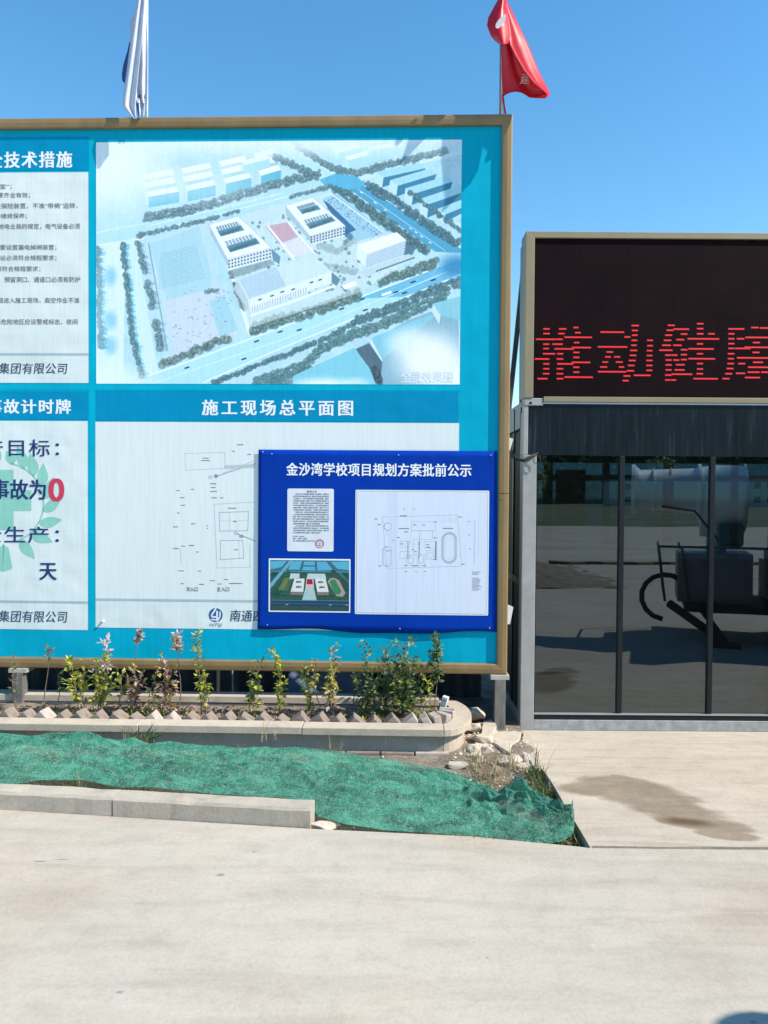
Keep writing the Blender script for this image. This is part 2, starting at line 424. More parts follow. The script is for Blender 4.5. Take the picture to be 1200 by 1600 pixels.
def paint_aerial():
    A = Ras(149, 219, 721, 601, 2.2)
    A.a[:] = np.array((186, 220, 232), np.float32) / 255
    A.mottle(.012, 40); A.mottle(.008, 9)
    W = (226, 238, 244); RD = (186, 222, 238)
    # light avenues on the left
    A.poly([(149,360),(235,345),(225,372),(195,378),(192,600),(149,600)], (214, 232, 240))
    A.poly([(196,372),(212,372),(250,600),(224,600)], (206, 230, 240))
    # sports field
    A.poly([(213,377),(332,340),(338,432),(352,450),(382,520),(262,566),(240,480)], (192, 220, 230))
    A.poly([(232,380),(312,352),(332,430),(330,450),(262,470)], (176, 214, 226), .8)
    for i in range(17):
        t = i / 16; A.line([(250 - t*2, 396 + t*54), (306 + t*17, 382 + t*50)], (140, 186, 206), .8, .8)
    A.poly([(255,470),(345,445),(372,520),(275,556)], (212, 214, 228), .6)
    A.poly([(328,470),(352,460),(374,515),(345,528)], (160, 210, 224), .7)
    for _ in range(60):
        x = A.rng.uniform(262, 365); y = A.rng.uniform(452, 545); A.blob(x, y, 1.8, .7, (120, 140, 165), .6)
    A.line([(232,378),(262,548)], (120, 150, 160), 1.6, .7)
    A.line([(338,345),(392,520)], (232, 240, 244), 6, .9)
    # roads
    A.poly([(149,362),(235,346),(440,298),(505,281),(560,288),(520,300),(450,313),(345,337),(225,368),(149,380)], RD)
    A.line([(225,362),(450,306),(515,290)], (226, 240, 246), 1.2)
    A.line([(235,350),(440,301)], (222, 238, 245), 1.2)
    A.poly([(428,219),(452,219),(530,270),(500,280),(475,262)], (190, 226, 238))
    A.line([(446,219),(526,273)], (235, 244, 248), 1.5)
    A.poly([(500,280),(525,270),(566,276),(575,290),(548,298),(512,292)], (112, 190, 222))
    A.poly([(560,276),(640,252),(721,236),(721,242),(640,260),(566,282)], (204, 228, 238))
    A.poly([(548,295),(572,290),(721,386),(721,395),(681,393)], (104, 176, 208))
    A.line([(572,290),(721,387)], (220, 238, 246), 2.2); A.line([(560,294),(697,392)], (168, 212, 230), 1.2)
    A.poly([(220,592),(440,512),(678,420),(721,404),(721,432),(633,466),(430,551),(318,601),(220,601)], (182, 224, 242))
    A.poly([(560,466),(678,421),(721,405),(721,430),(633,463)], (110, 186, 218), .75)
    A.line([(235,601),(440,532),(700,424)], (212, 236, 246), 1.3); A.line([(320,598),(430,549),(633,465),(721,428)], (226, 240, 247), 2)
    A.line([(222,592),(440,512),(678,420)], (230, 243, 249), 2)
    for x, y in ((403,533),(293,575),(383,561),(470,515),(440,518),(536,482),(568,467),(573,484),(634,457),(647,440),(678,437),(620,456)):
        A.line([(x-3, y+1), (x+3, y-1)], (60, 96, 116), 2.2)
    A.line([(600,460),(612,456)], (238, 244, 246), 4)
    for t in range(9):
        u = A.rng.uniform(0, 1); A.line([(560+u*120, 296+u*88), (563+u*120, 298+u*88)], (225, 238, 244), 1.6)
    # pale blocks
    def block(p, dx, dy, h, top=(214,234,240), front=(150,212,226), side=(196,226,236)):
        (x0, y0), (x1, y1) = p
        A.poly([(x0,y0),(x1,y1),(x1+dx,y1+dy),(x0+dx,y0+dy)], top)
        A.poly([(x0+dx,y0+dy),(x1+dx,y1+dy),(x1+dx,y1+dy+h),(x0+dx,y0+dy+h)], front)
        A.poly([(x0,y0),(x0+dx,y0+dy),(x0+dx,y0+dy+h),(x0,y0+h)], side)
    for k, (f, h) in enumerate(((.75, 9), (.5, 11), (0, 17))):
        o = ((-7, -27), (-4, -14), (0, 0))[k]
        for x0, y0, x1, y1 in ((228,297,276,289),(290,288,334,279),(350,277,390,268),(405,265,436,256)):
            lt = [int(c * (1 - f) + 226 * f) for c in (120, 196, 216)]
            block(((x0+o[0], y0+o[1]), (x1+o[0], y1+o[1])), 4, 8, h, (236, 243, 246), lt)
    for x0, y0, x1, y1 in ((523,232,560,224),(540,244,600,228),(378,250,418,240),(575,228,625,222)):
        block(((x0, y0), (x1, y1)), 5, 6, 12, (226, 238, 242), (180, 222, 228))
    for x0, y0, x1, y1, h in ((588,268,655,254,24),(610,281,672,263,26),(634,294,697,275,26),(658,310,721,289,30),(684,326,721,312,22),(714,345,721,340,14)):
        A.poly([(x0,y0),(x1,y1),(x1+10,y1+9),(x0+12,y0+9)], (172, 218, 232))
        A.poly([(x0+12,y0+9),(x1+10,y1+9),(x1+6,y1+h-4),(x0+10,y0+h)], (92, 152, 180))
        A.poly([(x0,y0),(x0+12,y0+9),(x0+9,y0+h),(x0-2,y0+h-9)], (196, 226, 236))
    # tree belts
    DK, LT, SH = (88, 126, 138), (178, 202, 202), (120, 178, 200)
    A.row([(226,338),(300,325),(440,284),(505,270)], 5, DK, LT, 2)
    A.row([(215,366),(345,337)], 4.2, DK, LT)
    A.row([(350,334),(376,328)], 3.4, DK, LT); A.row([(455,306),(522,289)], 4, DK, LT)
    A.row([(430,243),(470,262),(500,276)], 4, DK, LT, 2); A.row([(458,222),(520,262)], 3.8, DK, LT, 2)
    A.row([(520,262),(560,270),(610,256),(640,250),(700,234)], 4, DK, LT, 2)
    A.row([(527,297),(565,318),(600,343),(640,372),(672,394)], 6, (70,110,122), (150,178,176), 2)
    A.row([(576,288),(620,314),(660,345),(719,382)], 5.4, (70,110,126), (150,180,186), 2)
    A.row([(640,300),(700,345),(721,360)], 4.6, (76,118,134), (150,184,192), 1)
    A.row([(152,386),(154,470),(157,545)], 5, (90,140,152), (170,206,210), 1, .8, (96,186,216))
    A.row([(190,378),(198,440),(205,520),(222,590)], 5, (84,124,136), (172,198,196), 1, .75, (110,190,216))
    A.row([(216,376),(226,425)], 5, DK, LT, 1, .8, (140,180,200)); A.row([(229,440),(240,480)], 6, DK, LT, 1, .8, (140,180,200))
    A.row([(242,502),(252,545)], 6.4, DK, LT, 1, .8, (140,176,196))
    A.row([(252,570),(300,552),(335,535),(365,528)], 7, (90,120,124), (186,200,190), 1, .8)
    A.row([(395,515),(440,500),(500,482),(565,458)], 6.4, (84,120,122), (182,196,182), 2, .8)
    A.row([(596,440),(640,425),(686,408)], 5.5, (84,120,122), (172,190,180), 2, .85)
    A.row([(335,598),(372,585),(420,565),(490,538),(530,520),(560,502)], 5, (76,118,130), (150,182,184), 1, .8)
    A.row([(560,500),(625,478),(680,452),(721,440)], 5.4, (76,118,130), (150,182,184), 2, .8)
    A.row([(400,598),(440,584),(480,572),(500,548),(535,530),(590,510),(640,488),(700,460)], 5.5, (84,128,136), (160,192,188), 2, .8)
    A.row([(425,601),(470,590),(500,580)], 6, (84,128,136), (140,180,180), 2, .8)
    A.row([(500,382),(530,392),(560,370)], 4.5, DK, LT, 2)
    A.row([(362,428),(392,420),(425,404)], 4.2, (96,128,132), (190,200,186), 2); A.row([(366,440),(384,486)], 5, (96,128,132), (186,200,190), 1)
    A.row([(510,415),(560,425)], 4, DK, LT, 2)
    A.row([(325,455),(345,452)], 3.6, DK, LT)
    # school: pale paving, scattered small trees and cast shade
    A.poly([(340,344),(440,318),(520,300),(600,362),(640,410),(560,458),(392,512)], (212, 226, 228), .55)
    for _ in range(150):
        u = A.rng.uniform(0, 1); v = A.rng.uniform(0, 1); x = 345 + u * 190 + v * 60; y = 345 - u * 40 + v * 130 + u * v * 10
        if 340 < x < 640: A.tree(x, y, A.rng.uniform(1.6, 3.2), (108, 140, 140), (186, 200, 186))
    A.poly([(425,386),(440,400),(438,412),(428,404)], (110, 150, 176), .8); A.poly([(540,352),(556,364),(550,376),(540,368)], (96, 140, 172), .8)
    A.poly([(520,424),(534,436),(528,446),(520,441)], (104, 140, 160), .8); A.poly([(636,375),(650,388),(644,400),(632,397)], (96, 130, 150), .8)
    A.poly([(360,421),(425,404),(432,412),(370,432)], (150, 176, 184), .7)
    # school: two courtyard buildings
    def court(roof, front, left, holes, nwin):
        A.poly(left, (176, 200, 214)); A.poly(front, (222, 230, 238))
        (xa, ya), (xb, yb), (xc, yc), (xd, yd) = front
        for r in range(3):
            for i in range(nwin):
                u = (i + .5) / nwin; v = (r + .6) / 3.4
                x = xa + (xb - xa) * u; y = (ya + (yb - ya) * u) * (1 - v) + (yd + (yc - yd) * u) * v
                A.blob(x, y, 1.5, 1.5, (92, 116, 140), .9)
        A.poly(roof, (232, 238, 244)); A.line(roof + [roof[0]], (188, 204, 216), 1)
        for h in holes:
            A.poly(h, (112, 158, 178)); (xa, ya), (xb, yb), (xc, yc), (xd, yd) = h
            A.poly([(xa,ya),(xb,yb),(xb+(xc-xb)*.42, yb+(yc-yb)*.42),(xa+(xd-xa)*.42, ya+(yd-ya)*.42)], (206, 220, 230))
            for r in range(3):
                for i in range(8):
                    u = (i + .6) / 8.5; v = .06 + r * .13
                    A.blob(xa+(xb-xa)*u+(xd-xa)*v, ya+(yb-ya)*u+(yd-ya)*v, 1.2, 1.0, (100, 136, 156), .9)
            A.row([(xa+(xd-xa)*.8+2, ya+(yd-ya)*.8), (xb+(xc-xb)*.8-4, yb+(yc-yb)*.8)], 2.6, (80,116,126), (130,160,160))
    A.poly([(505,310),(528,300),(604,364),(560,376)], (168, 208, 226))
    for _ in range(90):
        u, v = A.rng.uniform(0, 1, 2); A.blob(510+u*75+v*14, 312+u*58-v*6, .9, .7, (90, 120, 150), .7)
    A.poly([(506,312),(514,316),(558,358),(541,366)], (84, 130, 170), .9)
    A.line([(520,303),(600,362)], (236, 240, 240), 1.4)
    A.poly([(415,348),(450,340),(490,392),(455,404)], (206, 224, 234))
    court([(327,349),(374,336),(426,386),(357,404)], [(357,404),(426,386),(425,404),(361,421)], [(327,349),(357,404),(361,421),(330,364)],
          [[(337,353),(373,344),(383,358),(346,368)], [(351,376),(396,364),(408,379),(361,393)]], 14)
    court([(447,320),(490,307),(541,352),(486,368)], [(486,368),(541,352),(540,368),(491,381)], [(447,320),(486,368),(491,381),(449,335)],
          [[(464,322),(492,314),(503,326),(474,333)], [(475,343),(514,332),(526,344),(486,357)]], 12)
    A.poly([(416,352),(450,346),(467,369),(438,380)], (206, 178, 192)); A.poly([(441,381),(468,371),(489,391),(460,402)], (222, 220, 230))
    A.line([(420,352),(462,404)], (240, 244, 248), 3); A.line([(452,346),(494,396)], (240, 244, 248), 2.5)
    # gymnasium
    A.poly([(373,437),(389,468),(392,488),(366,450)], (190, 206, 216))
    A.poly([(389,468),(520,423),(520,441),(392,488)], (224, 232, 240))
    A.poly([(373,437),(490,397),(520,423),(389,468)], (206, 226, 238))
    for i in range(26):
        t = i / 26; A.line([(376+t*58, 436-t*20), (392+t*58, 465-t*20)], (150, 180, 202), .8)
    for i in range(22): A.line([(396+i*4, 486-i*1.45), (396+i*4, 479-i*1.45)], (140, 162, 182), .8)
    for x, y in ((406,468),(425,462),(441,456),(458,452),(487,441),(500,437)): A.line([(x, y), (x+4, y-1.4)], (84, 108, 132), 2)
    A.line([(395,492),(455,472),(524,446)], (232, 238, 240), 4)
    # office block
    A.poly([(560,382),(575,397),(573,417),(557,400)], (220, 232, 240)); A.poly([(575,397),(636,375),(632,397),(573,417)], (178, 202, 220))
    for r in range(5): A.line([(575, 399+r*3.6), (634, 378+r*3.8)], (220, 230, 238), .9)
    A.poly([(560,382),(621,362),(636,375),(575,397)], (236, 240, 246))
    A.poly([(560,425),(640,396),(652,402),(575,432)], (196, 216, 222))
    for i in range(12): A.line([(590+i*5, 423-i*1.8), (593+i*5, 422-i*1.8)], (90, 116, 132), 1.8)
    A.poly([(536,446),(556,438),(561,444),(541,452)], (240, 242, 244))
    # lower right dark gaps, roofs and clouds
    A.poly([(552,548),(590,528),(640,500),(717,470),(721,600),(540,600)], (150, 190, 206))
    A.poly([(582,528),(650,500),(688,488),(600,562)], (146, 206, 222)); A.poly([(582,528),(600,562),(598,570),(580,536)], (206, 228, 236))
    A.poly([(559,545),(580,536),(600,566),(597,600),(588,600)], (112, 134, 150)); A.row([(588,580),(600,600)], 6, (70,90,104), (120,150,156), 2)
    A.poly([(460,588),(556,543),(580,575),(590,600),(460,600)], (142, 208, 224))
    A.poly([(678,474),(721,462),(721,500),(690,492)], (150, 206, 220)); A.poly([(678,474),(690,492),(688,506),(676,486)], (206, 226, 232))
    A.fog(508, 604, 60, 16, (226, 240, 246), 1.0); A.fog(560, 600, 25, 12, (214, 234, 242), .7)
    A.fog(672, 560, 62, 52, (232, 238, 244), 1.05); A.fog(706, 590, 60, 50, (232, 238, 244), 1.0); A.fog(640, 535, 40, 26, (226, 236, 242), .8)
    # haze upper left, lower left, top
    A.fog(168, 250, 110, 95, (226, 236, 243), 1.0); A.fog(165, 602, 90, 36, (222, 236, 243), .9)
    A.fog(430, 215, 420, 34, (222, 234, 242), .9); A.fog(300, 285, 120, 40, (220, 234, 241), .45); A.fog(159, 470, 22, 120, (200, 230, 240), .3)
    A.fog(712, 415, 30, 22, (86, 156, 200), .9)
    for y in (430, 500, 540): A.fog(172, y, 12, 18, (120, 196, 224), .6)
    A.mottle(.010, 3)
    A.a = A.a * .86 + A.a.mean(2, keepdims=True) * .14
    return A.material('aerial_view_print', .985, 1, 1.28)

def paint_small_aerial():
    A = Ras(422, 875, 546, 955, 4)
    A.a[:] = np.array((44, 84, 78), np.float32) / 255; A.mottle(.03, 10)
    A.poly([(422,875),(546,875),(546,893),(422,893)], (60, 110, 124))
    for p in ([(422,877),(448,876),(440,886),(422,890)], [(456,877),(472,876),(468,890),(450,890)], [(475,877),(492,877),(492,883),(474,883)],
              [(474,885),(492,885),(493,891),(472,891)], [(495,877),(510,877),(520,890),(496,891)], [(516,877),(546,876),(546,890),(526,888)]):
        A.poly(p, (92, 172, 200))
    A.poly([(452,876),(458,876),(434,906),(422,922),(422,912)], (108, 170, 190)); A.poly([(512,876),(516,876),(546,908),(546,914)], (70, 110, 128))
    A.line([(422,893),(546,893)], (90, 140, 150), 1.5)
    A.row([(424,922),(440,905),(452,893)], 2.4, (24,66,50), (70,120,70), 2); A.row([(520,894),(546,918)], 2.6, (20,58,50), (50,90,66), 3)
    A.poly([(434,922),(444,904),(458,900),(450,924)], (96, 124, 84)); A.poly([(440,918),(448,906),(454,904),(448,920)], (120, 122, 80))
    A.poly([(455,896),(530,896),(538,930),(440,930)], (58, 96, 84), .6)
    tr = [(516,903),(522,902),(530,906),(540,926),(536,932),(526,931),(512,908)]
    A.poly(tr, (176, 150, 146)); A.poly([(518,905),(524,905),(534,924),(530,929),(524,928),(515,909)], (60, 134, 90))
    for p in ([(454,896),(468,896),(468,903),(452,905)], [(481,896),(508,896),(510,904),(479,904)]): A.poly(p, (190, 208, 208))
    for p, h in (([(460,904),(476,904),(474,925),(454,925)], (9, 8)), ([(492,904),(509,904),(514,925),(496,925)], (9, 8))):
        A.poly(p, (222, 222, 218))
        for k in (0, 1):
            x = (p[0][0] + p[1][0]) / 2 + (-1 if p[0][0] < 480 else 1 + k * 2); y = 909 + k * 8
            A.poly([(x-4.5,y-1.2),(x+3.5,y-1.4),(x+4.5,y+1.4),(x-4.5,y+1.6)], (120, 138, 142)); A.poly([(x-4.5,y-.2),(x+1,y+.4),(x+4,y+1.4),(x-4.5,y+1.6)], (52, 70, 76))
        A.poly([(p[3][0],925),(p[2][0],925),(p[2][0],930),(p[3][0],930)], (134, 118, 112))
    A.poly([(479,904),(490,904),(491,920),(477,920)], (204, 190, 190)); A.poly([(480,905),(488,905),(489,913),(479,913)], (176, 36, 58))
    A.poly([(477,920),(491,920),(495,938),(472,938)], (168, 196, 194))
    for y in (934, 936): A.row([(426,y),(470,y)], 1.5, (24,62,48), (80,120,70)); A.row([(496,y),(544,y)], 1.5, (24,62,48), (80,120,70))
    A.poly([(422,938),(546,938),(546,948),(422,947)], (44, 72, 98)); A.line([(422,938.5),(546,938.5)], (80, 140, 150), 1)
    A.line([(422,943),(546,944)], (84, 112, 134), .7)
    for x in (447, 515, 541): A.line([(x, 945), (x+3, 945)], (190, 206, 214), 1)
    A.row([(424,952),(546,953)], 2.2, (22,50,54), (70,100,92), 2)
    return A.material('campus_view_print', 1.0, 1)

def paint_plan():
    A = Ras(557, 768, 762, 959, 4); A.a[:] = np.array((214, 222, 238), np.float32) / 255
    G = (120, 128, 146)
    def oval(x0, y0, x1, y1, c=G, wd=.8, a=.8):
        r = (x1 - x0) / 2; pts = []
        for i in range(25):
            t = math.pi * i / 24; pts.append((x0 + r - r * math.cos(t), y0 + r - r * math.sin(t)))
        for i in range(25):
            t = math.pi * i / 24; pts.append((x0 + r + r * math.cos(t), y1 - r + r * math.sin(t)))
        pts.append(pts[0]); A.line(pts, c, wd, a)
    def rect(x0, y0, x1, y1, wd=.5, a=.6): A.line([(x0,y0),(x1,y0),(x1,y1),(x0,y1),(x0,y0)], G, wd, a)
    def lab(x, y, n=8, a=.9):
        for i in range(n): A.line([(x+i*.9, y), (x+i*.9+.5, y + A.rng.uniform(-.4, .4))], (66, 72, 88), 1.0, a)
    A.line([(597,808),(715,804),(722,884),(605,889),(597,808)], G, .6, .6); A.line([(590,815),(592,888)], G, .4, .4)
    for o in (0, 1, 2, 3): oval(690.5+o, 831+o, 714-o, 880-o, (150,158,176), .7, .8)
    rect(697, 840, 709, 872, .4, .5); oval(598, 854, 612, 886); oval(600, 856, 610, 884, (150,158,176), .6)
    rect(643, 815, 680, 829); rect(656, 829, 676, 843); rect(642, 829, 656, 850, .4, .5)
    for x0, y0, x1, y1 in ((625,846,640,855),(625,862,640,873),(663,846,682,856),(667,860,680,874),(646,842,656,866),(636,868,652,884),(655,866,664,884)): rect(x0, y0, x1, y1)
    rect(669, 863, 677, 871, .4); oval(638, 870, 646, 881, G, .5, .7); oval(654, 868, 662, 880, G, .5, .7)
    for i in range(7): A.line([(690+i*3.4, 808), (690+i*3.4, 816)], G, .4, .5)
    for x, y, n in ((625,806,12),(585,811,5),(590,820,5),(717,807,5),(678,815,5),(623,826,18),(632,831,6),(678,840,6),(646,820,5),(660,820,5),(692,825,18),
                    (613,845,4),(620,840,5),(645,884,10),(633,884,4),(662,884,5),(634,893,3),(650,893,2),(663,893,3),(722,881,5),(592,885,5),(678,874,6),(604,861,8),
                    (626,850,5),(667,855,6),(644,859,3),(666,851,6),(648,862,4),(630,795,2),(646,795,2),(733,835,2),(734,857,2),(732,814,2)): lab(x, y, n)
    for y in range(846, 872, 3): A.line([(637.6, y), (637.6, y+2)], (76,82,98), 1.2, .7); A.line([(655, y), (655, y+2)], (76,82,98), 1.2, .7); A.line([(681.5, y), (681.5, y+2)], (76,82,98), 2, .7)
    for i in range(12): a = i * .52; A.blob(606 + 6*math.cos(a), 823 + 6*math.sin(a), 1.1, 1.1, (130,138,156), .8)
    rect(603, 830, 611, 836, .5)
    for y in np.arange(893, 922, 1.9):
        if y > 901 or y < 898: A.line([(739, y), (739 + A.rng.uniform(8, 15), y)], (84, 90, 106), .8, .8)
    A.line([(742,812),(742,880)], (170,178,196), 1.6, .6); A.line([(748,812),(748,870)], (180,188,206), .8, .5)
    A.poly([(619.5,768),(620.5,768),(620.5,959),(619,959)], (196, 204, 224)); A.poly([(606,768),(619.5,768),(619,959),(606,959)], (206, 214, 233), .6)
    return A.material('site_plan_print', 1.0, 0)

def paint_big_plan():
    A = Ras(149, 660.4, 716, 938, 3); A.a[:] = np.array((221, 229, 228), np.float32) / 255
    G = (120, 132, 146)
    def L(*p, wd=.6, a=.7): A.line(list(p), G, wd, a)
    L((290,709),(352,707),(354,732),(291,735),(290,709)); L((337,745),(401,724), wd=1.1, a=.95); L((350,739),(398,720), wd=.7)
    A.poly([(352,727),(400,725),(400,731),(352,733)], (178, 190, 196), .8)
    A.blob(330,746,3,2.6,(150,160,170),.9); A.blob(330,746,2,1.6,(210,218,228),1); A.blob(339,744,3.4,3,(120,130,142),.8)
    L((336,788),(400,784)); L((336,788),(341,888),(393,886),(392,852)); L((344,801),(390,799),(389,829),(345,830),(344,801), wd=.8, a=.9)
    L((346,845),(381,844),(383,872),(346,875),(346,845), wd=.8, a=.9); L((345,814),(389,813), a=.4); L((360,801),(361,830), a=.4); L((375,844),(376,872), a=.4)
    A.blob(370,833,3,2.6,(150,160,170),.9); A.blob(370,833,2,1.6,(210,218,228),1); L((372,834),(401,845), wd=1.4, a=.9); A.blob(379,838,3.6,2.6,(120,130,142),.7)
    for x, y, n in ((372,695,10),(364,705,5),(388,710,6),(330,756,10),(331,762,8),(330,768,11),(332,778,9),(345,778,6),(277,767,5),(300,765,5),(283,778,7),(284,790,7),
                    (278,802,4),(300,819,7),(272,824,8),(272,858,9),(308,863,4),(285,854,6),(297,853,8),(280,893,9),(311,893,5),(330,908,8),(352,906,7),(342,913,7),(360,912,22),
                    (284,913,5),(313,914,8),(358,794,14),(318,716,10),(316,720,14),(366,815,6),(368,859,6),(325,822,2),(325,826,2)):
        for i in range(n): A.line([(x+i*.95, y), (x+i*.95+.5, y + A.rng.uniform(-.6, .6))], (70, 78, 90), 1.1, .8)
    for i in range(28):
        x = A.rng.uniform(275, 330); y = A.rng.uniform(850, 915); A.blob(x, y, .5, .5, (150,160,170), .6)
    L((283,857),(284,880), wd=1.2, a=.4)
    return A.material('construction_plan_print', 1.0, 0)

# ------------------------------------------------------------------ text
def text_mesh(name, s, rect, m, parent, off=0.0, bold=0.0, shear=0.0, spacing=1.0, keep=False, lsp=1.0, align='LEFT', y_of=None):
    """rect = (x0, z0, x1, z1) in the parent's local xz plane, glyph bounding box is fitted to it"""
    cu = bpy.data.curves.new(name, 'FONT'); cu.body = s; cu.resolution_u = 5 if len(s) < 3 else 2; cu.shear = shear
    cu.space_character = spacing; cu.space_line = lsp; cu.align_x = align
    o = bpy.data.objects.new(name, cu); COL.objects.link(o)
    bpy.context.view_layer.update()
    me = bpy.data.meshes.new_from_object(o.evaluated_get(bpy.context.evaluated_depsgraph_get()))
    bpy.data.objects.remove(o); bpy.data.curves.remove(cu)
    n = len(me.vertices); co = np.empty(n * 3, np.float32); me.vertices.foreach_get('co', co); co = co.reshape(-1, 3)
    mn, mx = co.min(0), co.max(0); x0, z0, x1, z1 = rect
    sx = (x1 - x0) / (mx[0] - mn[0]); sz = (z1 - z0) / (mx[1] - mn[1])
    if keep: sx = sz = min(sx, sz)
    out = np.zeros_like(co)
    out[:, 0] = x0 + (co[:, 0] - mn[0]) * sx; out[:, 2] = z0 + (co[:, 1] - mn[1]) * sz; out[:, 1] = off
    if bold:
        # heavier strokes: the same outlines laid again a hair to each side
        fs = [tuple(p.vertices) for p in me.polygons]; allv = []; allf = []
        for k, (dx, dz) in enumerate(((0, 0), (bold, bold * .4), (-bold, bold * .4), (bold, -bold * .4), (-bold, -bold * .4))):
            c_ = out.copy(); c_[:, 0] += dx * sx * .8; c_[:, 2] += dz * sz * .8; c_[:, 1] -= k * .00006
            base = len(allv); allv += [tuple(v) for v in c_.tolist()]; allf += [tuple(i + base for i in f) for f in fs]
        me = bpy.data.meshes.new(name); me.from_pydata(allv, [], allf)
    else:
        me.vertices.foreach_set('co', out.ravel())
    me.materials.clear(); me.materials.append(m); me.update()
    me.name = name
    return link(name, me, parent)

# ================================================================== GROUND, ROAD, SLAB
RE = [(-400, 3.86), (-60, 3.86), (-9, 4.02), (-2.2, 3.90), (-1.94, 3.855), (-.34, 3.655), (.42, 3.585), (.905, 3.487)]
SLAB_X0, SLAB_Y0 = .95, 3.48
g = MB(); g.face([(-900, -900, -.16), (900, -900, -.16), (900, 900, -.16), (-900, 900, -.16)])
g.build('ground', M_ground)['kind'] = 'structure'

b = MB()
front = [(x, y) for x, y in RE] + [(SLAB_X0 - .005, SLAB_Y0 - .006), (1.6, SLAB_Y0 - .012), (2.4, SLAB_Y0 - .006), (400, SLAB_Y0 - .006)]
back = [(400, -31), (-400, -31)]
n0 = len(front)
b.face([(x, y, 0) for x, y in reversed(front)] + [(x, y, 0) for x, y in [(-400, -31), (400, -31)]])
for (xa, ya), (xb, yb) in zip(front[:-1], front[1:]): b.face([(xa, ya, 0), (xb, yb, 0), (xb, yb, -.2), (xa, ya, -.2)])
road = b.build('road', M_road); road['kind'] = 'structure'
# saw-cut joints in the road (seen mirrored in the glass)
j = MB()
for y in (-4.65, -13.5):
    j.box((-60, y - .012, -.01), (60, y + .012, .003))
j.build('road_joint', M_black)['kind'] = 'structure'

# slab in front of and under the booth: jagged left edge
b = MB()
le = []
random.seed(3)
for i in range(23):
    t = i / 22; y = SLAB_Y0 + t * (8.2 - SLAB_Y0)
    le.append((SLAB_X0 + .03 * t + random.uniform(-.008, .012) + (.02 if 5 < i < 8 else 0), y))
le[0] = (.952, SLAB_Y0)
fr = []
for i in range(40):
    fr.append((.965 + i * .17, SLAB_Y0 + .008 + random.uniform(-.006, .005)))
fr.append((12, SLAB_Y0 + .006))
poly = fr + [(12, 8.2)] + list(reversed(le))
sz_ = lambda y: .004 - .036 * max(0, min(1, (y - SLAB_Y0) / (5.34 - SLAB_Y0)))
mid = [(x, y) for x, y in le if y < 5.34] + [(SLAB_X0 + .02, 5.34)]
b.face([(x, y, sz_(y)) for x, y in fr + [(12, 5.34)] + list(reversed(mid))])
b.face([(x, y, -.032) for x, y in [(SLAB_X0 + .02, 5.34), (12, 5.34), (12, 8.2), (SLAB_X0 + .02, 8.2)]])
for i in range(len(poly)):
    (xa, ya), (xb, yb) = poly[i], poly[(i + 1) % len(poly)]
    b.face([(xb, yb, sz_(yb)), (xa, ya, sz_(ya)), (xa, ya, -.2), (xb, yb, -.2)])
b.build('pavement_slab', M_slab)['kind'] = 'structure'

# soil strip and ditch
def edge_y(x):
    for (xa, ya), (xb, yb) in zip(RE[:-1], RE[1:]):
        if xa <= x <= xb: return ya + (yb - ya) * (x - xa) / (xb - xa)
    return SLAB_Y0
def soil_h(x, y):
    h = -.055 + .05 * max(0, min(1, (y - 4.15) / .5))
    if x > .55: h -= .05 * min(1, (x - .55) / .3) * max(0, 1 - max(0, y - 4.2) / .6)
    h += .022 * noise.noise(Vector((x * 3, y * 3, 0))) + .014 * noise.noise(Vector((x * 11, y * 11, 3)))
    return min(h, -.006) if y < 4.6 else min(h, .02)
P = []
xs = [-30, -20, -12, -8, -6, -5] + [-4 + i * .04 for i in range(int((.965 + 4) / .04) + 1)]
for x in xs:
    y0 = edge_y(x) - .0; row = []
    for k in range(60):
        y = y0 + (8.2 - y0) * (k / 59) ** 1.7; row.append((x, y, soil_h(x, y)))
    P.append(row)
MB().grid([list(r) for r in zip(*P)]).build('soil', M_soil, smooth=True)['kind'] = 'structure'

# ================================================================== KERB
K0, K1 = Vector((-1.94, 3.855, 0)), Vector((-.345, 3.665, 0))
kd = (K1 - K0).normalized(); kang = math.atan2(kd.y, kd.x)
kerb = empty('kerb', (K1.x, K1.y, 0), kang, 'low concrete kerb at the road edge in front of the green netting', 'kerb')
for i in range(4):
    x1 = -i * 1.003; b = MB()
    # chamfered front top edge
    b.v = []; n = 0
    prof = [(0, -.15), (0, .080), (.010, .092), (.100, .095), (.105, .088), (.105, -.15)]
    k = len(prof); xs2 = [x1 - .998 + q * .0998 for q in range(11)]; xs2[-1] = x1
    for x in xs2:
        for (yy, zz) in prof:
            b.v.append((x, yy + random.uniform(-.003, .003), zz + random.uniform(-.0035, .002)))
    for q in range(10):
        for e in range(k):
            e2 = (e + 1) % k; b.f.append([q*k+e, (q+1)*k+e, (q+1)*k+e2, q*k+e2][::1]); b.m.append(0)
    b.f.append(list(range(k))); b.f.append([10*k + e for e in reversed(range(k))]); b.m += [0, 0]
    b.build('kerb_stone', M_kerb, kerb)

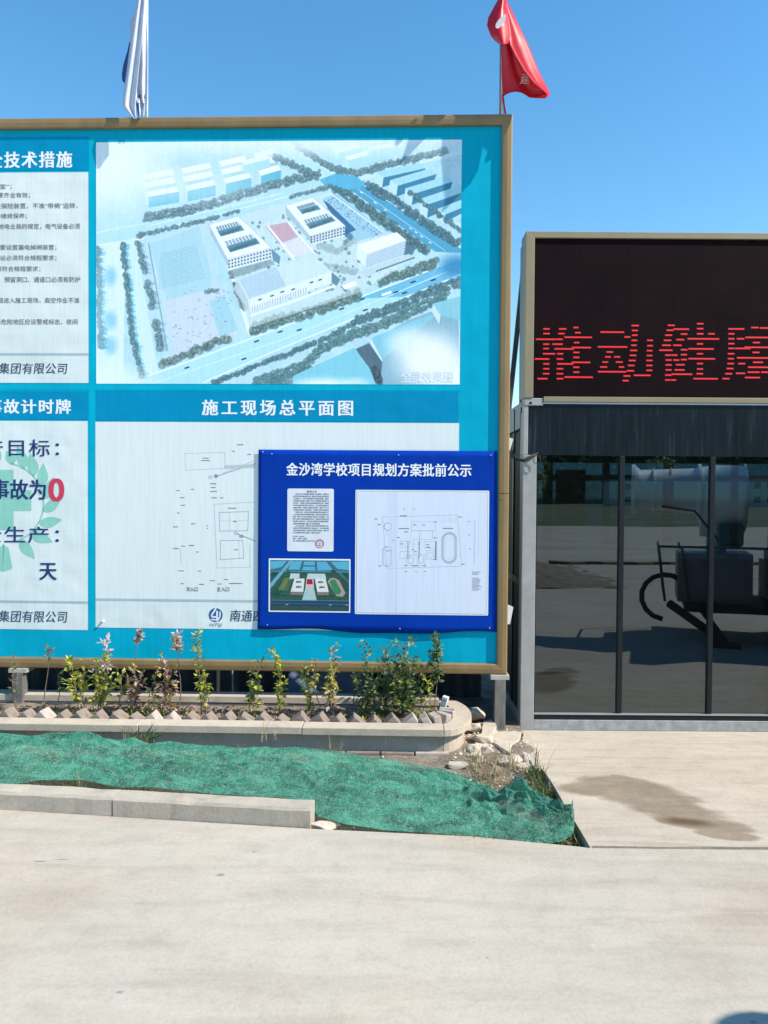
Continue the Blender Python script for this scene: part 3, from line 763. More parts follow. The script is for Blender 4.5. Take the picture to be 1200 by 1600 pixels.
# ================================================================== NOTICE BOARD
BROT = R(-1.8)
BL = Vector((.869, 5.30, 0))
BM = Matrix.Translation(BL) @ Matrix.Rotation(BROT, 4, 'Z')
board = empty('notice_board', BL, BROT, 'large blue framed site notice board with an aerial school view and white panels', 'notice board')
def BP(px, py, off=.02): return on_plane(px, py, BM, off)
def brect(x0, y0, x1, y1, off=.02):
    a, b_, c, d = BP(x0, y0, off), BP(x1, y0, off), BP(x1, y1, off), BP(x0, y1, off)
    return ((a.x + d.x) / 2, (c.z + d.z) / 2, (b_.x + c.x) / 2, (a.z + b_.z) / 2)
def quad(rect, off, m, name, parent, uv=False, nx=1, nz=1, wob=None, kind=None):
    x0, z0, x1, z1 = rect
    P = [[(x0 + (x1 - x0) * i / nx, off + (wob(i / nx, q / nz) if wob else 0), z0 + (z1 - z0) * q / nz) for i in range(nx + 1)] for q in range(nz + 1)]
    o = MB().grid(P).build(name, m, parent, smooth=bool(wob))
    if uv:
        l = o.data.uv_layers.new(name='UVMap')
        for lp in o.data.loops:
            v = o.data.vertices[lp.vertex_index].co
            l.data[lp.index].uv = ((v.x - x0) / (x1 - x0), (v.z - z0) / (z1 - z0))
    if kind: o['kind'] = kind
    return o
XR = BP(797, 600, 0).x; TOP = BP(797, 178, 0).z; BOT = BP(792, 1054, 0).z; FW = .072
XL = -6.2
def bwob(u, v):
    x = XL + u * (XR - XL); z = BOT + v * (TOP - BOT)
    return .0
sheet = quad((XL + FW * .6, BOT + FW * .6, XR - FW * .6, TOP - FW * .6), .024, V_cyan, 'backing_sheet', board)
# frame bars, mitred, rounded front profile
def bar(p_out0, p_out1, p_in1, p_in0, name='frame_bar'):
    """outline corners (x,z): outer start/end, inner end/start; profile bulges toward viewer"""
    b = MB(); prof = [(0, .055), (0, .004), (.12, -.003), (.5, -.006), (.88, -.003), (1, .004), (1, .024)]
    for a, c in ((p_out0, p_in0), (p_out1, p_in1)):
        for t, y in prof: b.v.append((a[0] + (c[0] - a[0]) * t, y, a[1] + (c[1] - a[1]) * t))
    k = len(prof)
    for e in range(k - 1): b.f.append([e, e + 1, k + e + 1, k + e]); b.m.append(0)
    b.f.append(list(range(k))); b.f.append([k + e for e in reversed(range(k))]); b.m += [0, 0]
    return b.build(name, M_gold, board)
zj = BP(790, 771).z
bar((XL, TOP), (XR, TOP), (XR - FW, TOP - FW), (XL + FW, TOP - FW))
bar((XL, BOT), (XR, BOT), (XR - FW, BOT + FW), (XL + FW, BOT + FW))
bar((XR, TOP), (XR, zj + .002), (XR - FW, zj + .002), (XR - FW, TOP - FW))
bar((XR, zj - .002), (XR, BOT), (XR - FW, BOT + FW), (XR - FW, zj - .002))
bar((XL, TOP), (XL, BOT), (XL + FW, BOT + FW), (XL + FW, TOP - FW))
sp = BP(785, 778, -.006)
MB().tube([(sp.x, -.004, sp.z), (sp.x, -.010, sp.z)], .007, 10).build('screw', M_steel, board)
MB().box((XL + .02, .026, BOT + .02), (XR - .02, .05, TOP - .02)).build('back_panel', M_ply, board)
for x in (XR - .55, XR - 1.7, XR - 2.9, XR - 4.1, XR - 5.3):
    MB().box((x - .03, .055, BOT), (x + .03, .115, TOP)).build('back_rail', M_post, board)
# legs
lx = BP(780, 1100, .02).x
for i, x in enumerate((lx, BP(33, 1090, .02).x, BP(33, 1090, .02).x - 2.4)):
    MB().box((x - .037, -.03, -.15), (x + .037, .044, BOT - .030)).build('leg', M_post, board, bevel=.004)
    MB().box((x - .065, -.03, BOT - .030), (x + .062, .10, BOT - .002)).build('bracket_plate', M_post_l, board)
# stub plates seen at the board's right side
for py, hh in ((970, .12), (700, .08), (300, .1)):
    p = BP(797, py, .06)
    MB().prism([(p.x - .03, p.z + hh), (p.x + (.022 if py != 300 else .014), p.z + hh * .8), (p.x, p.z - hh * .2), (p.x - .03, p.z - hh * .2)], .06, .065).build('side_bracket', M_white, board)

O1, O2, O3 = .0225, .0215, .0205      # print layers, each about a millimetre proud
# -------- picture panel
pic = quad(brect(150, 220, 720, 600), O1, paint_aerial(), 'picture_panel', board, uv=True)
text_mesh('caption', '全景效果图', brect(626, 580, 708, 598), I_white, pic, O2, .01)
# -------- lower right: title band, white sheet with plan
band = quad(brect(150, 611, 716, 658), O1, V_band, 'title_band', board)
text_mesh('title_lettering', '施工现场总平面图', brect(316, 625, 551, 649), I_white, band, O2, .035, spacing=1.32)
wp = quad(brect(149, 660, 716, 984), O1, V_white, 'white_panel', board)
quad(brect(149, 660.4, 716, 938), .0219, paint_big_plan(), 'plan_print', wp, uv=True)
quad(brect(149, 938, 716, 941.5), O2, V_rule, 'rule_line', wp)
text_mesh('plan_lettering', '次入口', brect(291, 917, 309, 924), I_dark, wp, O3, .01)
text_mesh('plan_lettering', '主入口', brect(339, 917, 358, 924), I_dark, wp, O3, .01)
for r_ in ((345, 788, 1), ):
    pass
sk = BP(161, 970, O3); MB().tube([(sk.x, O1, sk.z), (sk.x, O1 - .02, sk.z - .006)], .008, 8).build('screw', M_white, board)

def logo(cx, cy, parent):
    """blue disc with a white 4-like emblem, letters below"""
    c = BP(cx, cy, O3); s_ = .0495; g = MB()
    g.face([(c.x + s_ * math.cos(t * .2618), O2, c.z + s_ * math.sin(t * .2618)) for t in range(24)])
    lo = g.build('emblem_disc', I_logo, parent)
    h = MB()
    def st(pts, wd):
        for (xa, za), (xb, zb) in zip(pts[:-1], pts[1:]):
            d = Vector((xb - xa, 0, zb - za)).normalized(); n = Vector((-d.z, 0, d.x)) * wd * s_ / 2
            A_, B_ = Vector((c.x + xa * s_, O3, c.z + za * s_)), Vector((c.x + xb * s_, O3, c.z + zb * s_))
            h.face([A_ + n, B_ + n, B_ - n, A_ - n])
    st([(.05, .95), (-.55, .05), (-.6, -.25), (.15, -.3)], .22); st([(.2, .6), (.2, -.9)], .26); st([(.62, .5), (.62, -.2), (.35, -.7)], .2); st([(-.6, -.6), (0, -.72)], .2)
    h.build('emblem_mark', I_white, parent)
    text_mesh('emblem_letters', 'NTSJ', brect(cx - 10, cy + 13, cx + 10, cy + 19), I_logo, parent, O3, .0, .3)
logo(337, 961, wp)
text_mesh('footer_lettering', '南通四建集团有限公司', brect(360, 954, 538, 972), I_footer, wp, O2, .015, .12, 1.05)
# -------- left column
band2 = quad(brect(-126, 214, 138, 266), O1, V_band, 'title_band', board)
text_mesh('title_lettering', '十项安全技术措施', brect(-101, 237, 112, 262), I_white, band2, O2, .04, spacing=1.18)
wp2 = quad(brect(-127, 269.5, 138, 598), O1, V_white, 'white_panel', board)
lines = [(292, '1 按规定使用安全“三宝”；', 18), (305.5, '2 机械设备防护装置一定要齐全有效；', 47), (322, '3 塔吊等起重设备必须有限位保险装置，不准“带病”运转，', 121),
         (338, '不准超负荷作业，不准在运转中维修保养；', 42), (354, '4 架设电线线路必须符合当地电业局的规定，电气设备必须', 125),
         (370, '全部接零接地；', -60), (387, '5 电动机械和电动手持工具要设置漏电掉闸装置；', 88), (403.5, '6 脚手架材料及脚手架的搭设必须符合规程要求；', 88),
         (420.5, '7 各种缆风绳及其设置必须符合规程要求；', 63), (437, '8 在建工程的楼梯口、电梯口、预留洞口、通道口必须有防护', 125), (453, '设施；', -95),
         (469.5, '9 严禁赤脚或穿高跟鞋、拖鞋进入施工现场，高空作业不准', 124), (486, '穿硬底和带钉易滑的鞋靴；', -20),
         (503, '10 施工现场的悬崖、陡坎等危险地区应设警戒标志，夜间', 121), (519, '要设红灯示警。', -55)]
for y, s_, xr in lines:
    wd = sum(1.0 if ord(ch) > 255 else .55 for ch in s_) * 9.0
    text_mesh('rule_lettering', s_, brect(xr - wd, y - 4.6, xr, y + 4.2), I_grey, wp2, O2, .008)
quad(brect(-127, 551.5, 138, 555), O2, V_rule, 'rule_line', wp2)
text_mesh('footer_lettering', '南通四建集团有限公司', brect(-73, 567, 105, 584), I_footer, wp2, O2, .015, .12, 1.05)
logo(-96, 574, wp2)
band3 = quad(brect(-127, 611, 137.5, 655), O1, V_band, 'title_band', board)
text_mesh('title_lettering', '无重大事故计时牌', brect(-101, 624, 110, 646), I_white, band3, O2, .04, spacing=1.18)
wp3 = quad(brect(-128, 657.5, 137, 983), O1, V_white, 'white_panel', board)
# wreath and cross
g = MB()
def bq(px, py): p = BP(px, py, O2); return (p.x, O2, p.z)
g.face([bq(-10,734), bq(21,734), bq(21,766), bq(49,766), bq(49,798), bq(21,798), bq(21,828), bq(-10,828), bq(-10,798), bq(-38,798), bq(-38,766), bq(-10,766)])
g.build('green_cross', V_teal, wp3)
g = MB()
def leafp(cx, cy, ang, L, W):
    pts = []
    for i in range(9):
        t = i / 8; pts.append((t * L, W * math.sin(math.pi * t ** .75) * .62))
    for i in range(7, 0, -1):
        t = i / 8; pts.append((t * L, -W * math.sin(math.pi * t ** .9) * .38))
    ca, sa = math.cos(ang), math.sin(ang)
    g.face([bq(cx + x * ca - y * sa, cy + x * sa + y * ca) for x, y in pts])
for sgn in (1, -1):
    for i in range(9):
        thd = 76 - i * 17.5; th = R(thd)
        cx = 5.5 + sgn * 62 * math.cos(th); cy = 786 - 62 * math.sin(th)
        dirn = R(thd + 58 * min(1, (thd + 75) / 75) if thd < 40 else thd + 58 - (thd - 40) * .5)
        vx, vy = sgn * math.cos(dirn), -math.sin(dirn)
        leafp(cx, cy, math.atan2(vy, vx), 38 if i else 24, 17 * sgn)
    arcp = [(5.5 + sgn * r * math.cos(R(a)), 786 - r * math.sin(R(a))) for r, a in [(63, 80 - k * 12) for k in range(14)]]
    for (xa, ya), (xb, yb) in zip(arcp[:-1], arcp[1:]):
        nx, ny = (ya - yb), (xb - xa); l_ = math.hypot(nx, ny); nx, ny = nx / l_, ny / l_
        g.face([bq(xa + nx, ya + ny), bq(xb + nx, yb + ny), bq(xb - nx, yb - ny), bq(xa - nx, ya - ny)])
for dx in (-1, 1):
    g.face([bq(5.5 + dx * 1, 850), bq(5.5, 893), bq(5.5 - 14 * dx, 888), bq(5.5 - 8 * dx, 856)])
g.build('wreath', V_teal, wp3)
text_mesh('goal_lettering', '安全生产目标：', brect(-133, 686, 92, 713), I_navy, wp3, O3, .010, spacing=1.1)
text_mesh('goal_lettering', '重大伤亡事故为', brect(-130, 749, 71, 780), I_navy, wp3, O3, .03, spacing=1.0)
zg = brect(77, 748, 99, 783)
text_mesh('red_zero', '0', zg, I_red, wp3, O3, .035)
text_mesh('goal_lettering', '已安全生产：', brect(-104, 822, 92, 848), I_navy, wp3, O3, .010, spacing=1.1)
text_mesh('goal_lettering', '天', brect(62, 880, 88, 906), I_navy, wp3, O3, .03)
quad(brect(-128, 938, 137, 941.5), O2, V_rule, 'rule_line', wp3)
text_mesh('footer_lettering', '南通四建集团有限公司', brect(-73, 954, 105, 972), I_footer, wp3, O2, .015, .12, 1.05)
logo(-96, 961, wp3)
# pale dividing strips
quad(brect(139, 214, 149, 984), .0235, V_cyan2, 'divider_strip', board)
quad(brect(-360, 601, 720, 609), .0230, V_cyan2, 'divider_strip', board)
# far left column outside the photograph's frame
wp4 = quad(brect(-400, 269, -137, 598), O1, V_white, 'white_panel', board)
wp5 = quad(brect(-400, 657, -138, 983), O1, V_white, 'white_panel', board)

# ================================================================== BLUE POSTER
def PO(px, py, off=.012): return BP(px, py, off)
pr = brect(403, 703, 776.5, 990, .012)
poster = empty('blue_poster', BM @ Vector((pr[0], .012, pr[1])), BROT, 'dark blue planning notice poster stuck over the lower right of the board', 'poster')
PM = Matrix.Translation(BM @ Vector((pr[0], .012, pr[1]))) @ Matrix.Rotation(BROT, 4, 'Z')
def prect(x0, y0, x1, y1, off=0.0):
    f = lambda x, y: on_plane(x, y, PM, off)
    a, b_, c, d = f(x0, y0), f(x1, y0), f(x1, y1), f(x0, y1)
    return ((a.x + d.x) / 2, (c.z + d.z) / 2, (b_.x + c.x) / 2, (a.z + b_.z) / 2)
NX, NZ = 60, 30; W_, H_ = pr[2] - pr[0], pr[3] - pr[1]
def pw(u, v):   # the sheet hangs a little loose near the bottom edge
    return -.006 * max(0, 1 - v / .09) ** 1.5 * (math.sin(u * 9 + 1) * .6 + math.sin(u * 21) * .3 + .3) * (1 if u < .97 else .3)
P = []
tr_, tl_, br_, bl_ = on_plane(776.5, 705, PM), on_plane(404, 702.5, PM), on_plane(776, 990, PM), on_plane(402.5, 984, PM)
for q in range(NZ + 1):
    v = q / NZ; row = []
    for i in range(NX + 1):
        u = i / NX
        x = (bl_.x * (1 - u) + br_.x * u) * (1 - v) + (tl_.x * (1 - u) + tr_.x * u) * v
        z = (bl_.z * (1 - u) + br_.z * u) * (1 - v) + (tl_.z * (1 - u) + tr_.z * u) * v
        if q == 0: z += .012 * math.sin(u * 8 + .3) - .004 * math.sin(u * 19)
        row.append((x, pw(u, v), z))
    P.append(row)
sh = MB().grid(P).build('sheet', V_blue, poster, smooth=True)
so = sh.modifiers.new('solid', 'SOLIDIFY'); so.thickness = .0015; so.offset = 1
text_mesh('title_lettering', '金沙湾学校项目规划方案批前公示', prect(448, 724, 736, 744), I_white, poster, -.0036, .035, spacing=1.06)
def rounded(rect, r, off, m, name, parent):
    x0, z0, x1, z1 = rect; pts = []
    for cx, cz, a0 in ((x1 - r, z1 - r, 0), (x0 + r, z1 - r, 90), (x0 + r, z0 + r, 180), (x1 - r, z0 + r, 270)):
        for k in range(5): a = R(a0 + k * 22.5); pts.append((cx + r * math.cos(a), off, cz + r * math.sin(a)))
    g = MB(); g.face(pts); return g.build(name, m, parent)
P_paper = vinyl('paper_white', (.71, .74, .80), .05, .02)
nt_ = rounded(prect(449, 763.5, 521.5, 861.5), .012, -.0034, P_paper, 'notice_sheet', poster)
text_mesh('notice_heading', '规 划 公 示', prect(480, 766.5, 495, 769.5), I_dark, nt_, -.0042, .03)
para = '根据《中华人民共和国城乡规划法》及有关规定，为保障公众对城乡规划的知情权和参与权，现将金沙湾学校项目规划方案予以批前公示，公示内容包括规划总平面图和效果图，欢迎社会各界提出宝贵意见。' * 7
y = 771.9; k = 0; first = True
for i in range(18):
    s_ = para[k:k + 27]; k += 27
    xl, xr = (462 if i in (0, 8, 14) else 458.5), (514 if i not in (13, 17) else 500)
    text_mesh('notice_line', s_, prect(xl, y - 1.15, xr, y + 1.15), I_dark, nt_, -.0042, .01); y += 3.55 - (.0 if i else 0)
for i, s_ in enumerate(('公示时间：公示期七天', '联系人：规划科、建设科', '地址：建设项目规划服务中心办事大厅公示栏')):
    text_mesh('notice_line', s_, prect(458, 838 + i * 3.5 - 1, 468 + (8, 12, 25)[i], 838 + i * 3.5 + 1), I_dark, nt_, -.0042, .01)
c = on_plane(499.5, 849.5, PM, -.0045); g = MB()
for r0, r1 in ((.031, .0265),):
    for k in range(28):
        a, a2 = k * math.tau / 28, (k + 1) * math.tau / 28
        g.face([(c.x + r * math.cos(t), -.0046, c.z + r * math.sin(t)) for r, t in ((r0, a), (r0, a2), (r1, a2), (r1, a))])
g.face([(c.x + (.008 if k % 2 else .0035) * math.cos(k * math.pi / 5), -.0046, c.z + (.008 if k % 2 else .0035) * math.sin(k * math.pi / 5)) for k in range(10)])
for k in range(9):
    a = R(200 - k * 27); g.face([(c.x + .0215 * math.cos(a) + dx, -.0046, c.z + .0215 * math.sin(a) + dz) for dx, dz in ((-.003, -.003), (.003, -.003), (.003, .003), (-.003, .003))])
g.box((c.x - .014, -.0046, c.z - .016), (c.x + .014, -.0045, c.z - .011)); g.build('red_seal', I_seal, nt_)
ph = rounded(prect(420, 873, 547.5, 956.5), .004, -.0034, I_white, 'photo_border', poster)
quad(prect(422.3, 875.3, 545.7, 954.3), -.0042, paint_small_aerial(), 'photo_print', ph, uv=True)
pl = rounded(prect(555, 766, 763.5, 960.5), .009, -.0034, I_white, 'plan_sheet', poster)
rounded(prect(556.6, 767.6, 761.9, 958.9), .006, -.0038, I_teal_edge, 'border_line', pl)
quad(prect(557.3, 768.3, 761.2, 958.2), -.0043, paint_plan(), 'plan_print', pl, uv=True)
g = MB()
for px, py in ((411, 706), (425, 709), (623, 711), (767, 711), (418, 976), (625, 982), (765, 981)):
    p = on_plane(px, py, PM); g.tube([(p.x, -.003, p.z), (p.x, -.0075, p.z)], .0035, 7)
g.build('nail', M_white, poster)

# ================================================================== LEAVES / PLANTS helpers
def leaf_into(b, p, d, L, W, up, mi=0):
    d = d.normalized(); s = d.cross(up)
    if s.length < .01: s = d.orthogonal()
    s.normalize(); n = s.cross(d)
    a = p; m1 = p + d * L * .4 + n * L * .05; t = p + d * L - n * L * .08
    l = p + d * L * .45 + s * W / 2 + n * W * .18; r = p + d * L * .45 - s * W / 2 + n * W * .18
    k = len(b.v); b.v += [tuple(q) for q in (a, l, t, r, m1)]
    for f in ((0, 4, 1), (4, 2, 1), (0, 3, 4), (4, 3, 2)): b.f.append([k + i for i in f]); b.m.append(mi)
def rv(g=random): return Vector((g.uniform(-1, 1), g.uniform(-1, 1), g.uniform(-1, 1))).normalized()
SOILZ = .105
def sapling(px, top, base, mats, label, n=60, stems=1, leaf=.035, spread=.05, start=.25, lean=0, wts=None, tipcol=None, Y=5.13, seed=0, side=0, cat='shrub'):
    g = random.Random(seed * 31 + int(px))
    b0 = on_y(px, base, Y); b0.z = SOILZ - .01
    tp = on_y(px + lean, top, Y - .05); Hh = tp.z - b0.z
    root = empty('sapling', b0, 0, label, cat, 'saplings planted in the planter')
    st = MB(); fo = MB()
    for s in range(stems):
        hs = Hh * (1 if s == 0 else g.uniform(.45, .9)); dx = (tp.x - b0.x) * hs / Hh + (0 if s == 0 else g.uniform(-1, 1) * spread * 1.6); dy = g.uniform(-.05, .05)
        pts = []
        for i in range(9):
            t = i / 8
            pts.append(Vector((dx * t ** 1.3 + .022 * math.sin(t * 5 + s * 2 + seed * 1.7) * (1 - t * .5), dy * t + .01 * math.sin(t * 5 + s), hs * t)))
        st.tube(pts, [.0045 - .003 * i / 8 for i in range(9)], 5)
        m = int(n * 1.5) // stems
        for k in range(m):
            t = start + (1 - start) * (k / max(1, m - 1)); i = min(7, int(t * 8)); p = pts[i].lerp(pts[i + 1], t * 8 - i)
            d = rv(g); d.z = abs(d.z) * .8 + .15; d.x += side * .4; d.normalize()
            tw = spread * g.uniform(.1, 1) * (1.15 - t * .55)
            q = p + d * tw
            if tw > .03: st.tube([p, p + d * tw * .6 + Vector((0, 0, .004)), q], [.0014, .0012, .0008], 3, cap=False)
            for c_ in range(g.choice((1, 2, 2, 3))):
                dd = (d + rv(g) * .9).normalized()
                mi = g.choices(range(len(mats)), wts or [1] * len(mats))[0]
                if tipcol is not None and t > .8: mi = tipcol
                leaf_into(fo, q + rv(g) * .006, dd, leaf * g.uniform(.7, 1.45), leaf * .62 * g.uniform(.7, 1.25), Vector((0, 0, 1)) + rv(g) * .5, mi)
    st.build('stem', M_stem, root, smooth=True)
    if fo.v: fo.build('foliage', mats, root)
    return root

# ================================================================== PLANTER
PROT = R(-1.4)
PL = Vector((.38, 4.706, 0)); PMx = Matrix.Translation(PL) @ Matrix.Rotation(PROT, 4, 'Z')
planter = empty('planter', PL, PROT, 'long rendered brick planter with rounded end below the notice board', 'planter')
CT, CB = .163, .116                      # coping top and underside
D = .755                                  # outer depth of planter
def arc(rx, ry, cy, n=14, x0=0):
    return [(x0 + rx * math.cos(R(-90 + 180 * i / n)), cy + ry * math.sin(R(-90 + 180 * i / n))) for i in range(n + 1)]
def strip(outer, inner, z0, z1, name, m, parent, bev=.004):
    b = MB(); k = len(outer)
    for pts in (outer, inner):
        for z in (z0, z1): b.v += [(x, y, z) for x, y in pts]
    for i in range(k - 1):
        o0, o1, i0, i1 = i, k + i, 2*k + i, 3*k + i
        b.f += [[o0, o0+1, o1+1, o1], [i0+1, i0, i1, i1+1], [o1, o1+1, i1+1, i1], [o0+1, o0, i0, i0+1]]; b.m += [0] * 4
    b.f += [[0, k, 3*k, 2*k], [k-1, 3*k-1, 4*k-1, 2*k-1]]; b.m += [0, 0]
    return b.build(name, m, parent, bevel=bev)
oa, ia = arc(.20, D / 2, D / 2), arc(.075, D / 2 - .13, D / 2)
strip(oa, ia, CB, CT, 'coping_stone', M_coping, planter)
wa, wi = arc(.155, D / 2 - .045, D / 2), arc(.09, D / 2 - .125, D / 2)
strip(wa, wi, -.12, CB - .001, 'end_wall', M_coping, planter)
random.seed(11)
for row, (y0, y1) in enumerate(((0, .13), (D - .13, D))):
    x = -.003; k = 0
    while x > -6.5:
        L = (.88, 1.02, .95, 1.1)[k % 4]
        if row == 1 and k == 0: L = .6
        dz = random.uniform(-.003, .003)
        dz += .02 * row
        b = MB(); b.box((x - L + .004, y0 + random.uniform(-.002, .002), CB + dz), (x, y1, CT + dz)); b.build('coping_stone', M_coping, planter, bevel=.004)
        x -= L; k += 1
MB().box((-6.5, .045, -.12), (-.001, .13, CB - .004)).build('front_wall', M_wall, planter)
MB().box((-6.5, D - .12, -.12), (-.001, D - .045, CB + .014)).build('back_wall', M_wall, planter)
# footing course of bricks below the front wall
for i in range(26):
    x = .03 - i * .215
    MB().box((x - .205, .012 + random.uniform(-.006, .006), -.06), (x, .06, .010 + random.uniform(-.008, .004))).build('footing_brick', M_brick if i % 3 else M_brick2, planter, bevel=.005)
# soil in planter
P = []
for i in range(150):
    x = -6.4 + 6.46 * i / 149; row = []
    for q in range(16):
        y = .12 + (D - .24) * q / 15
        row.append((x, y, SOILZ - .012 + .02 * noise.noise(Vector((x * 6, y * 6, 5))) + .018 * noise.noise(Vector((x * 19, y * 19, 2))) + .02 * (q / 15)))
    P.append(row)
MB().grid(P).build('planter_soil', M_soil, planter, smooth=False)
# sawtooth edging bricks
bm_ = MB().box((-.058, -.05, -.12), (.022, .058, .078)).mesh('brick', M_brick)
bm3 = MB().box((-.03, -.05, -.12), (.02, .055, .07)).mesh('brick', M_brick2)
bm2 = bm_.copy(); bm2.materials.clear(); bm2.materials.append(M_brick2)
random.seed(5)
def brick(x, y, rx, rz, tilt, z, me=bm_):
    o = link('brick', me, planter); o.location = (x, y, z)
    o.rotation_euler = (rx, R(tilt), rz)
    bv = o.modifiers.new('bevel', 'BEVEL'); bv.width = .004; bv.segments = 1
    return o
for i in range(46):
    x = -.16 - i * .1195 + random.uniform(-.004, .004)
    brick(x, .20 + random.uniform(-.008, .008), 0, R(random.uniform(-9, 9)), -46 + random.uniform(-10, 10), .124 + random.uniform(-.009, .006), bm_ if random.random() < .8 else bm2)
for x, y, rz, t, z in ((-.085, .20, 8, -32, .135), (-.035, .215, 20, -12, .13), (.01, .25, 40, 6, .125), (.035, .33, 66, 10, .12), (.045, .43, 86, 8, .11)):
    brick(x, y, 0, R(rz), t, z, bm3)
# soil crumbs and dead leaves in the planter
def pebbles(name, n, area, zf, smin, smax, m, seed):
    g = random.Random(seed); b = MB()
    for _ in range(n):
        x = g.uniform(area[0], area[2]); y = g.uniform(area[1], area[3]); s = smin + (smax - smin) * g.random() ** 3; z = zf(x, y)
        k = len(b.v); 
        for dx, dy, dz in ((1,0,0),(-1,0,0),(0,1,0),(0,-1,0),(0,0,1),(0,0,-1)):
            q = s * g.uniform(.6, 1.2); b.v.append((x + dx * q, y + dy * q, z + dz * q * .7))
        for f in ((0,2,4),(2,1,4),(1,3,4),(3,0,4),(2,0,5),(1,2,5),(3,1,5),(0,3,5)): b.f.append([k + i for i in f]); b.m.append(0)
    return b, m, name
b, m, nm = pebbles('soil_crumbs', 5200, (-4.3, .14, .04, D - .13), lambda x, y: SOILZ + .004, .003, .016, M_rubble, 4)
o = b.build(nm, mat('soil_crumb', (.27, .20, .14), .95, var=.4, scale=20), planter); o['kind'] = 'stuff'
g_ = random.Random(9); b = MB()
for _ in range(900):
    p = Vector((g_.uniform(-4.2, .03), g_.uniform(.2, D - .15), SOILZ + .012)); leaf_into(b, p, Vector((g_.uniform(-1,1), g_.uniform(-1,1), g_.uniform(-.1,.4))), g_.uniform(.02,.045), g_.uniform(.01,.02), rv(g_))
o = b.build('leaf_litter', L_brown, planter); o['kind'] = 'stuff'

# saplings, left to right
G_, Y_, D_, B_, PK = L_green, L_yellow, L_dark, L_brown, L_pink
sapling(22, 1030, 1098, [G_, B_], 'thin half bare sapling at the far left beside the board leg', 16, 1, .03, .04, .3, -6, seed=1)
sapling(72, 1014, 1100, [G_, B_], 'bare thin stalk with a small dark tuft at its tip', 14, 1, .026, .02, .78, -2, seed=2)
sapling(84, 1058, 1098, [G_], 'tiny green seedling close to the bare thin stalk', 8, 1, .03, .025, .5, 0, seed=3)
sapling(128, 1034, 1104, [Y_, G_], 'low bushy sapling with bright yellow-green leaves, left of the tall pink-tipped one', 46, 3, .042, .075, .25, -22, [4, 1], seed=4)
sapling(155, 1003, 1100, [Y_, G_, PK], 'bushy yellow-green sapling with a dried pink flower spike on top', 80, 3, .042, .07, .2, 5, [5, 1, 0], 2, seed=5)
sapling(188, 1055, 1096, [Y_, G_], 'small yellow-green clump to the right of the pink-spiked bush', 12, 1, .05, .05, .4, -4, seed=6)
sapling(202, 1046, 1104, [B_, PK, Y_], 'sapling of crinkled reddish brown leaves on several stems', 56, 4, .036, .05, .35, 8, [5, 2, 1], seed=7)
sapling(206, 988, 1104, [PK, B_], 'long bare stalk with a pale pink dried flower head at the top', 24, 1, .03, .022, .86, 12, seed=8)
sapling(232, 1040, 1098, [Y_, B_], 'thin leaning sapling with a few olive leaves near its top', 22, 2, .032, .04, .45, 14, seed=9)
sapling(258, 1028, 1100, [B_, PK, Y_], 'drooping brown and pink leaved sapling beside the tall pale stalk', 60, 3, .036, .05, .2, -4, [5, 2, 2], seed=10)
sapling(277, 995, 1104, [PK, G_], 'tall pale stalk with withered pink blossoms leaning against the blue sheet', 44, 1, .032, .045, .8, 0, [4, 1], seed=11)
sapling(318, 990, 1114, [Y_, G_], 'tall green and yellow sapling with two stems, below the company emblem', 62, 2, .036, .04, .3, -10, [2, 2], seed=12)
sapling(392, 1034, 1104, [G_, Y_], 'leaning sapling with light green leaves left of the blue poster', 44, 2, .04, .04, .25, 10, [3, 2], seed=13)
sapling(440, 1022, 1104, [Y_, G_], 'yellow-green sapling curving up just right of the poster left edge', 52, 1, .038, .035, .12, -12, [3, 2], seed=14)
sapling(480, 1046, 1104, [G_, Y_], 'short upright narrow sapling with small bright green leaves', 40, 1, .036, .03, .1, 0, seed=15)
sapling(502, 1032, 1096, [B_, Y_], 'nearly bare leaning twig with a few yellowed leaves', 16, 1, .032, .03, .5, -14, seed=16)
sapling(516, 1016, 1100, [Y_, B_, PK], 'sapling with olive top and withered straw coloured leaves below', 62, 3, .036, .04, .25, 2, [3, 1, 1], seed=17)
sapling(572, 1006, 1108, [D_, G_, Y_], 'dark green two stemmed sapling under the middle of the poster', 90, 3, .034, .05, .2, 0, [4, 2, 1], seed=18)
sapling(600, 1040, 1110, [G_, D_], 'low leafy shoot between the dark sapling and the thick bush', 80, 4, .036, .09, .2, 4, seed=19)
sapling(634, 1006, 1112, [D_, G_, Y_], 'thick dark green bush, the widest plant in the planter', 330, 9, .038, .12, .1, -4, [5, 3, 1], seed=20)
sapling(684, 1000, 1112, [D_, G_], 'tall slender sapling with dark leaves at the rounded end of the planter', 66, 1, .036, .035, .45, -4, [2, 2], seed=21)
sapling(668, 1062, 1112, [G_, Y_], 'small round leaved shoot left of the slender end sapling', 22, 2, .042, .04, .5, 2, seed=22)
# weeds low in the planter
g_ = random.Random(33); b = MB()
for _ in range(170):
    px = g_.choice((g_.uniform(-20, 700), g_.uniform(100, 300), g_.uniform(560, 680))); p = on_y(px, 1100, g_.uniform(4.98, 5.3)); p.z = SOILZ
    for _k in range(g_.randint(3, 8)):
        q = p + Vector((g_.gauss(0, .02), g_.gauss(0, .02), g_.uniform(0, .04))); leaf_into(b, q, Vector((g_.uniform(-1, 1), g_.uniform(-1, 1), g_.uniform(.1, 1.3))), g_.uniform(.015, .04), g_.uniform(.008, .02), rv(g_), g_.choice((0, 0, 1, 2)))
tag(b.build('weeds', [L_green, L_yellow, L_brown]), 'low weeds and seedlings covering the planter soil', 'weeds', kind='stuff')
